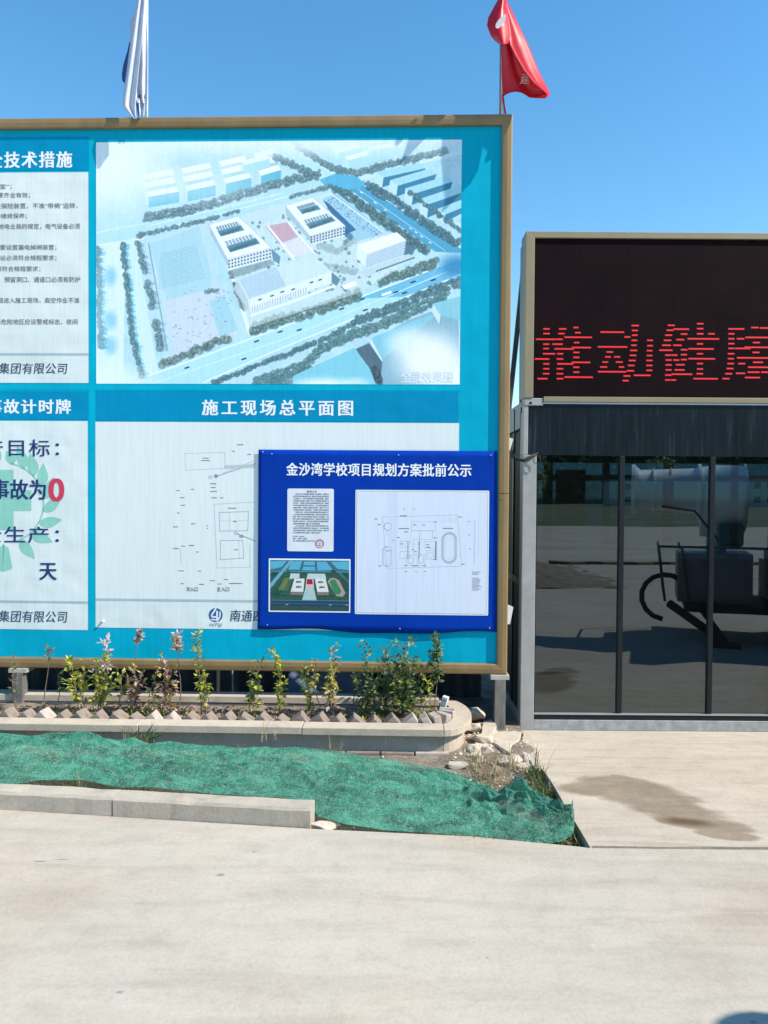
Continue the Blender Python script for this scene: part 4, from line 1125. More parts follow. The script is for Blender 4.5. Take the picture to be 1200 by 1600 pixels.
# white plastic clip
p = on_y(694, 1096, 5.22)
MB().box((-.03, -.02, -.05), (.03, .02, 0)).box((-.022, -.026, 0), (.034, .03, .045)).box((-.014, -.030, .012), (.026, -.024, .02), mi=1).build('plastic_clip', [M_white, M_dark], None, bevel=.004)
o = bpy.data.objects['plastic_clip']; o.location = p; o.scale = (.7, .7, .8); o.rotation_euler = (0, R(12), R(-20)); tag(o, 'small white plastic clip standing at the rounded end of the planter', 'clip')

# ================================================================== BEHIND THE BOARD
fence = empty('site_fence', (-3, 6.15, 0), 0, 'dark corrugated site fence behind the notice board', 'fence')
for i in range(8):
    P = []
    for k in range(21):
        x = -4.2 + i * 1.0 + k * .0495; y = .02 * (1 if (k // 2) % 2 else -1); P.append([(x, y, 0.0 - .06), (x, y, 1.9)])
    MB().grid(P).build('fence_sheet', M_sheetdark, fence)
MB().box((-4.2, .03, .3), (3.78, .07, .36)).build('rail', M_steel, fence)
p = on_z(450, 1092, .0)
b = MB(); q = [on_y(445, 1093, 5.85), on_y(598, 1093, 5.85), on_y(575, 1046, 5.95), on_y(452, 1046, 5.95)]
b.v = [tuple(v) for v in q] + [tuple(v + Vector((0, .03, 0))) for v in q]
b.f = [[0,1,2,3],[7,6,5,4],[0,4,5,1],[1,5,6,2],[2,6,7,3],[3,7,4,0]]; b.m = [0]*6
tag(b.build('leaning_panel', M_bluegrey), 'blue-grey panel leaning behind the planter under the board', 'panel')
q = [on_y(600, 1093, 5.82), on_y(640, 1093, 5.82), on_y(640, 1050, 5.95), on_y(600, 1050, 5.95)]
b = MB(); b.v = [tuple(v) for v in q] + [tuple(v + Vector((0, .03, 0))) for v in q]
b.f = [[0,1,2,3],[7,6,5,4],[0,4,5,1],[1,5,6,2],[2,6,7,3],[3,7,4,0]]; b.m = [0]*6
tag(b.build('leaning_panel', M_steel), 'narrow grey panel behind the thick bush, right of the blue-grey one', 'panel')

# ================================================================== FLAGS
def cloth_mat(name, c, tr=.35, sheen=.3):
    m, nt, b = node_mat(name)
    v = coords(nt); n = noise_tex(nt, v, 8, 4)
    nt.links.new(ramp(nt, n, [(.3, mul(c, .92)), (.7, mul(c, 1.05))]), b.inputs['Base Color'])
    b.inputs['Roughness'].default_value = .4; b.inputs['Sheen Weight'].default_value = sheen; b.inputs['Specular IOR Level'].default_value = .5
    t = nt.nodes.new('ShaderNodeBsdfTranslucent'); t.inputs[0].default_value = (*c, 1)
    mx = nt.nodes.new('ShaderNodeMixShader'); mx.inputs[0].default_value = tr
    nt.links.new(b.outputs[0], mx.inputs[1]); nt.links.new(t.outputs[0], mx.inputs[2])
    nt.links.new(mx.outputs[0], nt.nodes['Material Output'].inputs[0]); return m
F_red = cloth_mat('red_flag_cloth', (.62, .008, .022), .25, .0); F_white = cloth_mat('white_flag_cloth', (.60, .65, .76), .25); F_navy = cloth_mat('navy_print', (.03, .08, .30), .2)
F_pink = cloth_mat('white_flag_print', (.62, .48, .52), .3)
def fpt(px, py, off): p = BP(px, py, off); return Vector((p.x, off, p.z))
def cloth(rows, offs, mats, name, parent, cols=16, fold=0, fk=3, ph=0, mfun=None, thick=.002, dy=None):
    """rows: list of (py, xl, xr); offs(u, v) -> local y; smooth interpolation between rows"""
    P = []; n = len(rows)
    R_ = 40
    for i in range(R_ + 1):
        t = i / R_ * (n - 1); a = min(n - 2, int(t)); f = t - a
        py = rows[a][0] * (1 - f) + rows[a+1][0] * f; xl = rows[a][1] * (1 - f) + rows[a+1][1] * f; xr = rows[a][2] * (1 - f) + rows[a+1][2] * f
        row = []
        for k in range(cols + 1):
            u = k / cols; v = i / R_
            row.append(fpt(xl + (xr - xl) * u, py + (dy(u, v) if dy else 0), offs(u, v) + fold * math.sin(u * fk * math.tau + ph + v * 1.5)))
        P.append(row)
    b = MB().grid(P)
    if mfun:
        k = 0
        for i in range(R_):
            for c_ in range(cols): b.m[k] = mfun((c_ + .5) / cols, (i + .5) / R_); k += 1
    o = b.build(name, mats, parent, smooth=True)
    s = o.modifiers.new('s', 'SOLIDIFY'); s.thickness = thick
    return o
# flag roots carry the board's frame so their cloth coordinates are local
wf = empty('white_flag', BL, BROT, 'white flag hanging limp from a pole above the left of the board', 'flag')
p0 = fpt(229.5, 182, .075); p1 = fpt(229.5, -120, .075)
MB().tube([(p0.x, .075, TOP - .5), (p0.x, .075, p1.z)], .0085, 8).build('flagpole', M_white, wf, smooth=True)
cloth([(-95, 224, 229), (-40, 219, 230), (0, 216, 230), (20, 212, 230), (34, 203, 230), (50, 204, 230.5), (70, 203, 231), (100, 206, 231), (130, 204, 231), (155, 208, 230.5), (162, 214, 230)],
      lambda u, v: .05 - .06 * v, [F_white, F_pink], 'cloth', wf, 20, .018, 2.2, .5)
cloth([(-60, 221, 226), (0, 214, 226), (30, 209, 224), (60, 205, 222), (90, 201, 219), (120, 197, 216), (150, 193, 213), (166, 192, 212), (176, 201, 212), (186, 210, 213)],
      lambda u, v: -.01 - .05 * v, [F_white], 'cloth_fold', wf, 12, .014, 1.3, 2)
cloth([(66, 202, 205), (80, 199, 206), (100, 193, 207), (115, 190.5, 206), (126, 191, 205), (132, 196, 203)], lambda u, v: .02 - .03 * v, [F_navy], 'printed_fold', wf, 8, .006, 1, 0)
cloth([(148, 209, 226), (158, 212, 227), (170, 214, 226), (182, 216, 225)], lambda u, v: .0 - .02 * v, [F_white, F_navy], 'cloth_hem', wf, 10, .012, 1.5, 1, lambda u, v: 1 if (u < .3 and v > .4) or v < .2 else 0)
rf = empty('red_flag', BL, BROT, 'red flag with white markings blowing right from a pole above the board corner', 'flag')
p0 = fpt(782, 178, .09); p1 = fpt(782, -140, .09)
MB().tube([(p0.x, .09, TOP - .5), (p0.x, .09, p1.z)], .0105, 10).build('flagpole', M_steel, rf, smooth=True)
cloth([(-110, 782, 783), (-60, 782, 786), (0, 786, 791), (20, 789, 801), (45, 793, 813), (70, 796, 825), (90, 806, 833), (110, 818, 841), (130, 834, 851), (143, 850, 858), (149, 856, 860)],
      lambda u, v: .02 - .17 * v - .06 * (1 - u), [F_red], 'cloth', rf, 14, .008, 1.0, .4)
cloth([(60, 783, 800), (68, 783, 806), (76, 783, 808), (95, 784, 815), (115, 784, 826), (130, 784.5, 842), (141, 785, 856), (147, 785, 858), (151, 786, 852)],
      lambda u, v: .02 - .09 * u - .02 * v, [F_red], 'cloth_fold', rf, 18, .012, 1.5, 1, dy=lambda u, v: v ** 6 * (-9 * math.sin(min(1, u * 1.6) * math.pi) + 3 * u))
cloth([(-60, 781, 784), (0, 778, 790), (15, 770, 791), (28, 763, 793), (40, 761, 795), (48, 764, 796), (56, 767, 797), (64, 774, 796), (69, 780, 793)],
      lambda u, v: -.06 - .09 * v - .04 * math.sin(u * 3.1), [F_red], 'cloth_bulge', rf, 14, .01, 1.0, 0)
b = MB(); ov = [(774, 42), (775, 37), (779, 31), (785, 25), (789, 22), (791, 24), (790, 30), (786, 37), (781, 43), (777, 45)]
b.face([fpt(x, y, -.195) for x, y in ov]); b.build('oval_mark', flat('flag_mark', (.62, .58, .62)), rf)
t_ = text_mesh('lettering', '建', brect(812, 115, 829, 132, -.12), flat('flag_letter', (.60, .45, .42)), rf, -.125, .0, .25)
cloth([(148, 782, 786.5), (158, 783, 788), (168, 785, 789), (178, 786, 791)], lambda u, v: .0, [F_pink, F_red], 'tie_string', rf, 4, .004, 1, 0, lambda u, v: int(u > .5))

# ================================================================== GUARD BOOTH
BY = 5.34
BZ = -.032
bx = on_y(812.5, 1140, BY).x
booth = empty('guard_booth', (bx, BY, BZ), 0, 'glass fronted grey container guard booth right of the notice board', 'booth')
OX, OY = bx, BY
def gy(px, py, y=0.0):
    p = on_y(px, py, OY + y); return Vector((p.x - OX, y, p.z - BZ))
BW, BD = 4.6, 2.4
zt = gy(1000, 632).z; zb = gy(1000, 712).z; zg = gy(1000, 1114).z; zc = gy(815, 622).z
pw_ = .096
gl_x0 = pw_ + .004
# glass materials
def glass(name, tint, refl, ior=1.6, dust=.03):
    m, nt, b = node_mat(name); nt.nodes.remove(b)
    tr = nt.nodes.new('ShaderNodeBsdfTransparent'); tr.inputs[0].default_value = (*tint, 1)
    gl = nt.nodes.new('ShaderNodeBsdfGlossy'); gl.inputs[0].default_value = (*refl, 1); gl.inputs['Roughness'].default_value = .0
    fr = nt.nodes.new('ShaderNodeFresnel'); fr.inputs[0].default_value = ior
    mx = nt.nodes.new('ShaderNodeMixShader'); nt.links.new(fr.outputs[0], mx.inputs[0])
    nt.links.new(tr.outputs[0], mx.inputs[1]); nt.links.new(gl.outputs[0], mx.inputs[2])
    df = nt.nodes.new('ShaderNodeBsdfDiffuse'); df.inputs[0].default_value = (.4, .42, .43, 1)
    m2 = nt.nodes.new('ShaderNodeMixShader'); m2.inputs[0].default_value = dust
    nt.links.new(mx.outputs[0], m2.inputs[1]); nt.links.new(df.outputs[0], m2.inputs[2])
    # very slight waviness of the pane
    v = coords(nt); n = noise_tex(nt, v, 1.2, 1)
    bp = nt.nodes.new('ShaderNodeBump'); bp.inputs['Distance'].default_value = .004; bp.inputs['Strength'].default_value = .25
    nt.links.new(n, bp.inputs['Height']); nt.links.new(bp.outputs[0], gl.inputs['Normal'])
    nt.links.new(m2.outputs[0], nt.nodes['Material Output'].inputs[0]); return m
G_front = glass('booth_glass', (.10, .19, .30), (.86, .98, 1.0), 2.08, .006)
G_side = glass('booth_side_glass', (.12, .2, .2), (1, 1, 1), 1.8, .01)
G_rear = glass('booth_rear_glass', (.75, .85, .85), (1, 1, 1), 1.45, .0)
def fascia_mat():
    m, nt, b = node_mat('dusty_dark_fascia')
    v = coords(nt, (1, 1, .05)); o = coords(nt)
    n = noise_tex(nt, v, 26, 6, .75); n2 = noise_tex(nt, o, 2.2, 4, .6, .5)
    c = ramp(nt, n, [(.40, (.001, .004, .007)), (.56, (.006, .012, .017)), (.72, (.040, .055, .066))])
    c = mixc(nt, c, ramp(nt, n2, [(.35, (.55, .6, .65)), (.65, (1, 1, 1))]), .8, 'MULTIPLY')
    nt.links.new(c, b.inputs['Base Color']); b.inputs['Roughness'].default_value = .35; b.inputs['Specular IOR Level'].default_value = .22
    return m
M_fascia = fascia_mat()
M_sideg = mat('dark_side_glazing', (.012, .03, .035), .6, spec=.15, var=.3, scale=2, bstr=0)
# structure
MB().box((0, 0, 0), (pw_, .11, zb)).build('corner_post', M_booth, booth, bevel=.004)
MB().box((0, 0, zb), (.034, .11, zc - .05)).build('corner_post', M_booth, booth, bevel=.003)
MB().box((.004, -.006, zc - .052), (.135, .10, zc)).build('corner_casting', M_booth, booth, bevel=.005)
MB().prism([(.048 + .011 * math.cos(k * .5236), zc - .038 + (.014 * math.sin(k * .5236) if k < 7 else -.004)) for k in range(12)], -.0075, -.005).build('casting_hole', M_black, booth)
MB().box((.036, .004, zb), (BW, .05, zt - .002)).build('fascia_panel', M_fascia, booth)
MB().box((.034, .0, zt), (BW, .06, zt + .012)).build('top_trim', M_silver, booth)
MB().box((pw_ + .0005, 0.001, -.0), (BW, .12, .075)).build('base_rail', M_booth_sill, booth, bevel=.004)
MB().box((pw_ + .0005, .006, .0755), (BW, .06, .112)).build('dark_sill', M_dark, booth)
MB().box((pw_ + .0005, .0, .1125), (BW, .05, .122)).build('silver_track', M_silver, booth)
mull = [gy(970.5, 900).x, gy(1112, 900).x, gy(1212, 900).x, gy(1198, 900).x + .62, gy(1198, 900).x + 1.2]
prev = gl_x0
for i, x in enumerate(mull + [BW - .1]):
    # pane with thin dark surround
    x1 = x - .017; z0, z1 = .123, zb - .003
    MB().box((prev, .022, z0), (x1, .030, z1)).build('glass_pane', G_front, booth)
    MB().box((prev, .012, z0), (prev + .003, .040, z1)).build('pane_seal', M_dark, booth)
    MB().box((x1 - .003, .012, z0), (x1, .040, z1)).build('pane_seal', M_dark, booth)
    if x < BW - .2: MB().box((x1 + .0005, .004, z0), (x + .0165, .045, z1)).build('mullion', M_dark, booth, bevel=.002)
    prev = x + .017
MB().box((BW - .1, 0, .08), (BW, .11, zt)).build('corner_post', M_booth, booth)
# roof, floor, back, sides
MB().box((0, .061, zt - .06), (BW, BD, zt + .02)).build('roof', M_booth, booth)
MB().box((.01, .13, .004), (BW - .01, BD - .02, .07)).build('floor', M_dark, booth)
M_int = mat('interior_dark', (.035, .04, .045), .8, var=.2)
M_int2 = mat('interior_panel', (.10, .11, .12), .8, var=.2)
yb = BD - .08
wz0, wz1, wzt = 1.02, 1.98, 1.83
MB().box((.0, yb, .07), (BW, yb + .08, wz0)).build('rear_wall', M_int2, booth)
MB().box((.0, yb, wz1), (BW, yb + .08, zt - .061)).build('rear_header', M_int, booth)
rbars = [on_y(px, 760, OY + yb).x - OX for px in (750, 857, 948, 1046, 1150, 1230, 1330, 1440)]
for k, x in enumerate(rbars):
    wv = .045 if k in (1, 3) else .03
    if -.05 < x < BW: MB().box((x - wv, yb + .01, wz0 + .001), (x + wv, yb + .06, wz1 - .001)).build('rear_window_bar', M_dark, booth)
MB().box((.03, yb + .015, wzt - .03), (BW - .03, yb + .055, wzt + .03)).build('rear_transom', M_dark, booth)
MB().box((.03, yb + .03, wz0), (BW - .03, yb + .034, wz1)).build('rear_glass', G_rear, booth)
# left side: posts, rails, glass
MB().box((0, BD - .1, 0), (.08, BD, zt + .02)).build('corner_post', M_booth, booth)
MB().box((0.002, .12, 0), (.07, BD - .1, .09)).build('side_base', M_booth, booth)
MB().box((-.004, .112, zt - .16), (.066, BD - .1, zt - .061)).build('side_header', M_booth, booth)
MB().box((.02, .112, .09), (.026, BD - .101, zt - .16)).build('side_glass', M_sideg, booth)
MB().box((.012, .112, 1.0), (.05, BD - .101, 1.05)).build('side_rail', M_dark, booth)
for y in (.45, 1.1, 1.7): MB().box((.011, y, .09), (.05, y + .05, zt - .16)).build('side_mullion', M_dark, booth)
MB().box((BW - .05, .12, .07), (BW, BD - .1, zt - .06)).build('right_wall', M_int2, booth)
# hanging dark curtain and a desk inside
P = []
cx0 = on_y(868, 780, OY + 2.1).x - OX
for i in range(25):
    P.append([(cx0 + i * .012 * (1.0 if z < .5 else 1), 2.1 + .02 * math.sin(i * 1.3), 1.9 - .55 * z) for z in (0, .5, 1)])
tag(MB().grid(P).build('curtain', M_int), 'dark bunched curtain hanging inside the booth at its left rear window', 'curtain')
bpy.data.objects['curtain'].location = (OX, OY, BZ)
dk = MB(); dk.box((0, 0, .68), (1.3, .5, .72)); 
for x in (.03, 1.22):
    for y in (.03, .42): dk.box((x, y, 0), (x + .05, y + .05, .68))
dk.box((.5, .02, .4), (.9, .48, .68))
o = dk.build('desk', M_int); o.location = (OX + 1.9, OY + 1.7, BZ + .071); tag(o, 'dark office desk inside the booth behind the glass', 'desk')
# cables by the post
cb = MB()
g_ = random.Random(4)
for k in range(4):
    a = gy(800 - k, 705 + k * 3, .05 + .02 * k); pts = [a, gy(806, 716 + k, -.02), gy(818, 718 + k * 1.2, -.03), gy(826 + k, 714 + k, -.025), gy(832 + 3 * k, 710 - k, -.01)]
    cb.tube(pts, .005 if k < 2 else .0035, 6)
lp = [gy(832, 712, -.02)] + [gy(839 + 6 * math.cos(t), 718 + 7 * math.sin(t), -.025) for t in (3.6, 4.6, 5.6, .4, 1.4, 2.4, 3.4)]
cb.tube(lp, .003, 6); cb.tube([gy(804, 640, .06), gy(804, 670, .07), gy(803, 700, .06), gy(801, 712, .05)], .004, 6)
o = cb.build('cable_bundle', M_black, smooth=True); o.location = (OX, OY, BZ); tag(o, 'bundle of black cables looped round the booth corner post', 'cable')

# ================================================================== LED DISPLAY
led = empty('led_display', (OX, OY, BZ), 0, 'red dot matrix display sign standing on the booth roof', 'display sign')
def ly(px, py, y=-.012): p = on_y(px, py, OY + y); return (p.x - OX, p.z - BZ)
x0, _ = ly(820.5, 500); _, z1 = ly(1000, 362.5); _, z0 = ly(1000, 631); x1 = BW - .1
xi, _ = ly(834.5, 500); _, zi1 = ly(1000, 372.5); _, zi0 = ly(1000, 620.5)
z0 = max(z0, zt + .0125)
fb = lambda *a: MB().prism(list(a), -.012, .16)
fb((x0, zc + .001), (x0, z1), (xi, zi1), (xi, zc + .001)).build('frame_bar', M_gold2, led, bevel=.003)
fb((x0, z1), (x1, z1), (x1, zi1), (xi, zi1)).build('frame_bar', M_gold2, led, bevel=.003)
fb((.137, z0), (.137, zi0), (x1, zi0), (x1, z0)).build('frame_bar', M_gold2, led, bevel=.003)
def led_mat():
    m, nt, b = node_mat('led_matrix_face')
    v = coords(nt); sx = nt.nodes.new('ShaderNodeSeparateXYZ'); nt.links.new(v, sx.inputs[0])
    def grid(o, s):
        a = nt.nodes.new('ShaderNodeMath'); a.operation = 'MULTIPLY'; a.inputs[1].default_value = s; nt.links.new(o, a.inputs[0])
        f = nt.nodes.new('ShaderNodeMath'); f.operation = 'PINGPONG'; f.inputs[1].default_value = .5; nt.links.new(a.outputs[0], f.inputs[0]); return f.outputs[0]
    gx, gz = grid(sx.outputs[0], 100), grid(sx.outputs[2], 100)
    mn = nt.nodes.new('ShaderNodeMath'); mn.operation = 'MINIMUM'; nt.links.new(gx, mn.inputs[0]); nt.links.new(gz, mn.inputs[1])
    n = noise_tex(nt, v, 3, 4, .6)
    c = ramp(nt, mn.outputs[0], [(.12, (.002, .002, .003)), (.3, (.026, .008, .010))])
    c = mixc(nt, c, ramp(nt, n, [(.35, (.7, .7, .7)), (.65, (1.15, 1.0, 1.05))]), 1, 'MULTIPLY')
    nt.links.new(c, b.inputs['Base Color']); b.inputs['Roughness'].default_value = .6; b.inputs['Specular IOR Level'].default_value = .05
    return m
M_led = led_mat()
# module seams: screen is built of 32 x 16 cm modules
mw, mh = .32, (zi1 - zi0) / 6
x = xi
while x < x1 - .01:
    for r_ in range(6):
        MB().box((x + .0003, .004, zi0 + r_ * mh + .0003), (min(x + mw, x1) - .0003, .02, zi0 + (r_ + 1) * mh - .0003)).build('led_module', M_led, led)
    x += mw
MB().box((xi - .01, .021, zi0), (x1, .15, zi1)).build('cabinet', M_dark, led)
def emis(name, c, s):
    m, nt, b = node_mat(name); b.inputs['Base Color'].default_value = (.02, .004, .004, 1)
    b.inputs['Emission Color'].default_value = (*c, 1); b.inputs['Emission Strength'].default_value = s; return m
E_hot = emis('led_red', (1.0, .010, .014), 1.0); E_dim = emis('led_red_glow', (.5, .002, .010), .34)
rows = {
 '推': [(497,198,224),(497,268,298),(491,332,352),(518,198,224),(518,265,290),(514,340,362),(543,165,250),(543,255,282),(534,292,412),(565,198,222),(565,238,282),(558,335,356),
       (585,198,220),(586,248,332),(580,325,408),(608,196,248),(608,260,284),(602,332,356),(631,160,222),(631,258,284),(624,332,356),(653,198,222),(653,260,330),(646,325,405),
       (675,198,222),(675,258,284),(668,332,356),(697,196,222),(697,258,284),(690,332,356),(719,172,214),(719,258,284),(712,292,416)],
 '动': [(482,592,622),(504,594,618),(511,453,556),(525,594,616),(533,560,584),(548,592,614),(548,662,684),(570,590,612),(577,442,570),(572,662,684),(593,586,614),(600,480,506),(594,660,682),
       (615,584,610),(622,474,496),(622,514,538),(616,660,682),(638,580,608),(645,462,484),(645,522,550),(638,658,682),(660,576,602),(667,452,480),(667,536,556),(660,658,682),
       (684,570,600),(688,442,565),(682,658,682),(707,556,584),(704,602,674),(728,552,576)],
 '健': [(481,754,782),(474,884,910),(503,748,776),(498,778,846),(496,884,910),(525,742,770),(520,812,838),(519,884,910),(519,934,960),(548,736,766),(545,792,824),(541,842,980),
       (570,728,764),(570,778,812),(564,884,908),(592,716,772),(590,812,838),(586,846,956),(614,742,768),(614,770,794),(612,812,836),(608,884,908),(636,744,768),(636,778,802),(634,812,836),
       (630,846,962),(658,744,768),(657,790,826),(652,884,908),(680,744,768),(680,784,826),(676,884,908),(703,742,768),(699,770,860),(697,882,908),(725,742,762),(725,768,788),(719,868,974)],
 '康': [(497,1024,1092),(491,1126,1156),(493,1165,1240),(519,1024,1048),(541,1024,1048),(541,1062,1092),(535,1100,1225),(563,1024,1048),(558,1134,1162),(558,1205,1228),(584,1024,1048),(584,1054,1120),(579,1096,1250),
       (608,1022,1048),(602,1132,1160),(602,1205,1228),(630,1022,1046),(626,1062,1230),(652,1020,1046),(652,1068,1096),(646,1134,1176),(674,1016,1044),(668,1112,1210),(697,1010,1038),(695,1058,1096),(690,1110,1160),(690,1170,1225),
       (719,998,1026),(714,1098,1162),(712,1220,1248)]}
hot, dim = MB(), MB()
for ch, L_ in rows.items():
    hot, dim = MB(), MB()
    for y, xa, xb in L_:
        px0, px1, py = 780 + xa / 2.857, 780 + xb / 2.857, 340 + y / 2.857
        if px1 - px0 < 7: px0 -= .6; px1 += .6
        (ax, az), (cx_, cz) = ly(px0, py, .004), ly(px1, py, .004)
        hot.box((ax, .0022, az - .0026), (cx_, .0035, az + .0026)); dim.box((ax - .004, .003, az - .0068), (cx_ + .004, .0038, az + .0068))
    gl_ = dim.build('lit_character', E_dim, led); hot.build('bright_line', E_hot, gl_)['kind'] = 'stuff'
for x in (x0 + .02, x0 + 1.6, x0 + 3.2):
    MB().box((-.018, 0, 0), (.018, .02, 1.25), Matrix.Translation((x, .165, z1 - .16)) @ Matrix.Rotation(R(180 + 32), 4, 'X')).build('brace', M_steel, led)
    MB().box((x - .02, .1605, z0), (x + .02, .20, z1 - .05)).build('back_post', M_steel, led)

# ================================================================== GREEN NETTING
def net_mat():
    """fine woven mesh: shows soil through its thinner places, pale with dust, fold shade and highlights painted into the colour"""
    m, nt, b = node_mat('green_debris_net')
    o = coords(nt)
    big = noise_tex(nt, coords(nt, (1, 2.2, 1), rot=(0, 0, .2)), 4.5, 7, .68, .8)
    crink = noise_tex(nt, coords(nt, (1, 1, 1), rot=(0, 0, .5)), 22, 8, .8, 1.2)
    fine = noise_tex(nt, o, 120, 4, .8)
    st = noise_tex(nt, coords(nt, (16, 2.5, 4), rot=(0, 0, .45)), 7, 6, .8, .4)
    c = ramp(nt, big, [(.38, (.004, .14, .09)), (.5, (.02, .38, .235)), (.60, (.13, .64, .42))])  # dark and pale patches paint the shade and highlights of folds
    c = mixc(nt, c, (.34, .74, .58), ramp(nt, crink, [(.50, (0, 0, 0)), (.66, (.8, .8, .8))]))
    c = mixc(nt, c, (.50, .72, .60), ramp(nt, st, [(.54, (0, 0, 0)), (.70, (.8, .8, .8))]))  # pale diagonal streaks painted as highlights
    wv = nt.nodes.new('ShaderNodeTexWave'); wv.inputs['Scale'].default_value = 75; wv.inputs['Distortion'].default_value = 14; wv.inputs['Detail'].default_value = 3; wv.inputs['Detail Scale'].default_value = .6
    nt.links.new(coords(nt, (.35, 1, 1), rot=(0, 0, .25)), wv.inputs['Vector'])
    c = mixc(nt, c, (.36, .78, .62), ramp(nt, wv.outputs['Fac'], [(.55, (0, 0, 0)), (.95, (.35, .35, .35))]))
    c = mixc(nt, c, ramp(nt, fine, [(.36, (.25, .4, .4)), (.5, (1, 1, 1))]), .6, 'MULTIPLY')
    c = mixc(nt, c, (.50, .86, .64), ramp(nt, noise_tex(nt, coords(nt, (1, 3.2, 1), rot=(0, 0, .6)), 60, 3, .7), [(.55, (0, 0, 0)), (.66, (.6, .6, .6))]))
    nt.links.new(c, b.inputs['Base Color']); b.inputs['Roughness'].default_value = .6; b.inputs['Specular IOR Level'].default_value = .25
    t = nt.nodes.new('ShaderNodeBsdfTranslucent'); nt.links.new(c, t.inputs[0])
    mx = nt.nodes.new('ShaderNodeMixShader'); mx.inputs[0].default_value = .25
    nt.links.new(b.outputs[0], mx.inputs[1]); nt.links.new(t.outputs[0], mx.inputs[2])
    tr = nt.nodes.new('ShaderNodeBsdfTransparent'); m2 = nt.nodes.new('ShaderNodeMixShader')
    a1 = ramp(nt, noise_tex(nt, o, 200, 2, .5), [(.40, (.6,) * 3), (.56, (.05,) * 3)])
    a2 = ramp(nt, noise_tex(nt, o, 3.1, 5, .7), [(.42, (.5,) * 3), (.62, (1,) * 3)])
    al = mixc(nt, a1, a2, 1.0, 'MULTIPLY')
    nt.links.new(al, m2.inputs[0]); nt.links.new(mx.outputs[0], m2.inputs[1]); nt.links.new(tr.outputs[0], m2.inputs[2])
    nt.links.new(m2.outputs[0], nt.nodes['Material Output'].inputs[0])
    ad = nt.nodes.new('ShaderNodeMath'); ad.operation = 'ADD'; nt.links.new(crink, ad.inputs[0]); nt.links.new(st, ad.inputs[1])
    bump(nt, b, ad.outputs[0], .03, .9)
    return m
M_net = net_mat()
# (x, Yback, zback) from the photographed top edge; front edge follows the kerb / road edge
top = [(-60,1141,4.62),(0,1145,4.62),(60,1151,4.6),(110,1151,4.6),(150,1153,4.6),(230,1163,4.58),(300,1162,4.58),(345,1170,4.58),(420,1169,4.57),(460,1167,4.56),(520,1172,4.56),(570,1181,4.56),(630,1190,4.54),
       (690,1203,4.50),(730,1216,4.42),(760,1229,4.32),(778,1236,4.26),(792,1228,4.22),(806,1212,4.18),(816,1216,4.12),(826,1232,4.08),(842,1241,4.0),(856,1247,3.95),(872,1256,3.88),(890,1284,3.76)]
bot = [(-60,1228,3.99),(0,1229,3.985),(60,1219,4.0),(130,1219,4.0),(180,1230,3.98),(240,1230,3.96),(330,1240,3.93),(440,1247,3.90),(476,1254,3.86),(500,1276,3.76),(540,1288,3.69),(600,1297,3.665),(680,1302,3.65),
       (742,1309,3.62),(790,1315,3.60),(850,1320,3.57),(880,1314,3.58),(896,1302,3.62),(898,1290,3.70)]
def samp(L_, t):
    q = t * (len(L_) - 1); i = min(len(L_) - 2, int(q)); f = q - i; f2 = f
    return tuple(L_[i][k] * (1 - f2) + L_[i+1][k] * f2 for k in range(3))
def by_px(L_, px):
    for a, c in zip(L_[:-1], L_[1:]):
        if a[0] <= px <= c[0]:
            f = (px - a[0]) / max(1e-6, c[0] - a[0]); return tuple(a[k] * (1 - f) + c[k] * f for k in range(3))
    return L_[-1] if px > L_[0][0] else L_[0]
P = []; NS, NT_ = 520, 120
for i in range(NS + 1):
    u = i / NS
    pt = by_px(top, -60 + 950 * u); pb = by_px(bot, -60 + 958 * u)
    A_ = on_y(pt[0], pt[1], pt[2]); B_2 = on_y(pb[0], pb[1], pb[2])
    heap = max(0, min(1, (pt[0] - 640) / 130)); row = []
    for k in range(NT_ + 1):
        t = k / NT_; p = A_.lerp(B_2, t)
        env = math.sin(math.pi * t)
        s_ = p.x
        # long soft folds, finer crinkles
        w1 = noise.noise(Vector((s_ * .8, t * 3.2 - s_ * .35, 1))) * .06
        r1 = 1 - abs(noise.noise(Vector((s_ * .7 + t * .5, t * 6.5 - s_ * .9, 7))) * 2.2)
        r2 = 1 - abs(noise.noise(Vector((s_ * 1.3 + t * 1.2, t * 13 + s_ * .8, 17))) * 2.2)
        r3 = 1 - abs(noise.noise(Vector((s_ * 4.2, t * 4.5 + s_ * 1.5, 27))) * 2.2)
        w3 = noise.noise(Vector((s_ * 5 + t * 2, t * 9, 4))) * .012
        fan = max(0, 1 - abs(pt[0] - 560) / 170)
        w5 = math.sin(s_ * 16 + t * 5) * .006 * fan * (1 - t)
        w7 = noise.noise(Vector((s_ * 26, t * 34, 9))) * .0035
        z = p.z + env * (.026 + w1 + max(0, r1) ** 2 * .040 + max(0, r2) ** 2 * .026 + max(0, r3) ** 2 * (.010 + .035 * heap) + heap * max(0, 1 - abs(noise.noise(Vector((s_ * 11, t * 8, 31)))) * 2.6) ** 2 * .028 + heap * noise.noise(Vector((s_ * 20, t * 14, 5))) * .012 + w5 + .01 * heap) + (w3 + w7) * min(1, env * 3)
        z = max(z, soil_h(p.x, p.y) + .006, .004 if (p.y < edge_y(p.x) and p.x < .9) else -1)
        row.append((p.x + w3 * .4, p.y + w3 * .5, z))
    P.append(row)
# extend left beyond the frame
x_first = P[0][0][0]
ext = []
for e in range(40, 0, -1):
    ext.append([(x - e * .08, y + e * .008 + .01 * math.sin(e * .7 + k * .1), max(.002, z * (1 - .008 * e) + .012 * noise.noise(Vector((e * .3, k * .2, 2))) * math.sin(math.pi * k / NT_))) for k, (x, y, z) in enumerate(P[0])])
net = MB().grid(ext + P).build('debris_netting', M_net, smooth=True)
tag(net, 'crumpled green debris netting spread along the strip between kerb and planter', 'netting')

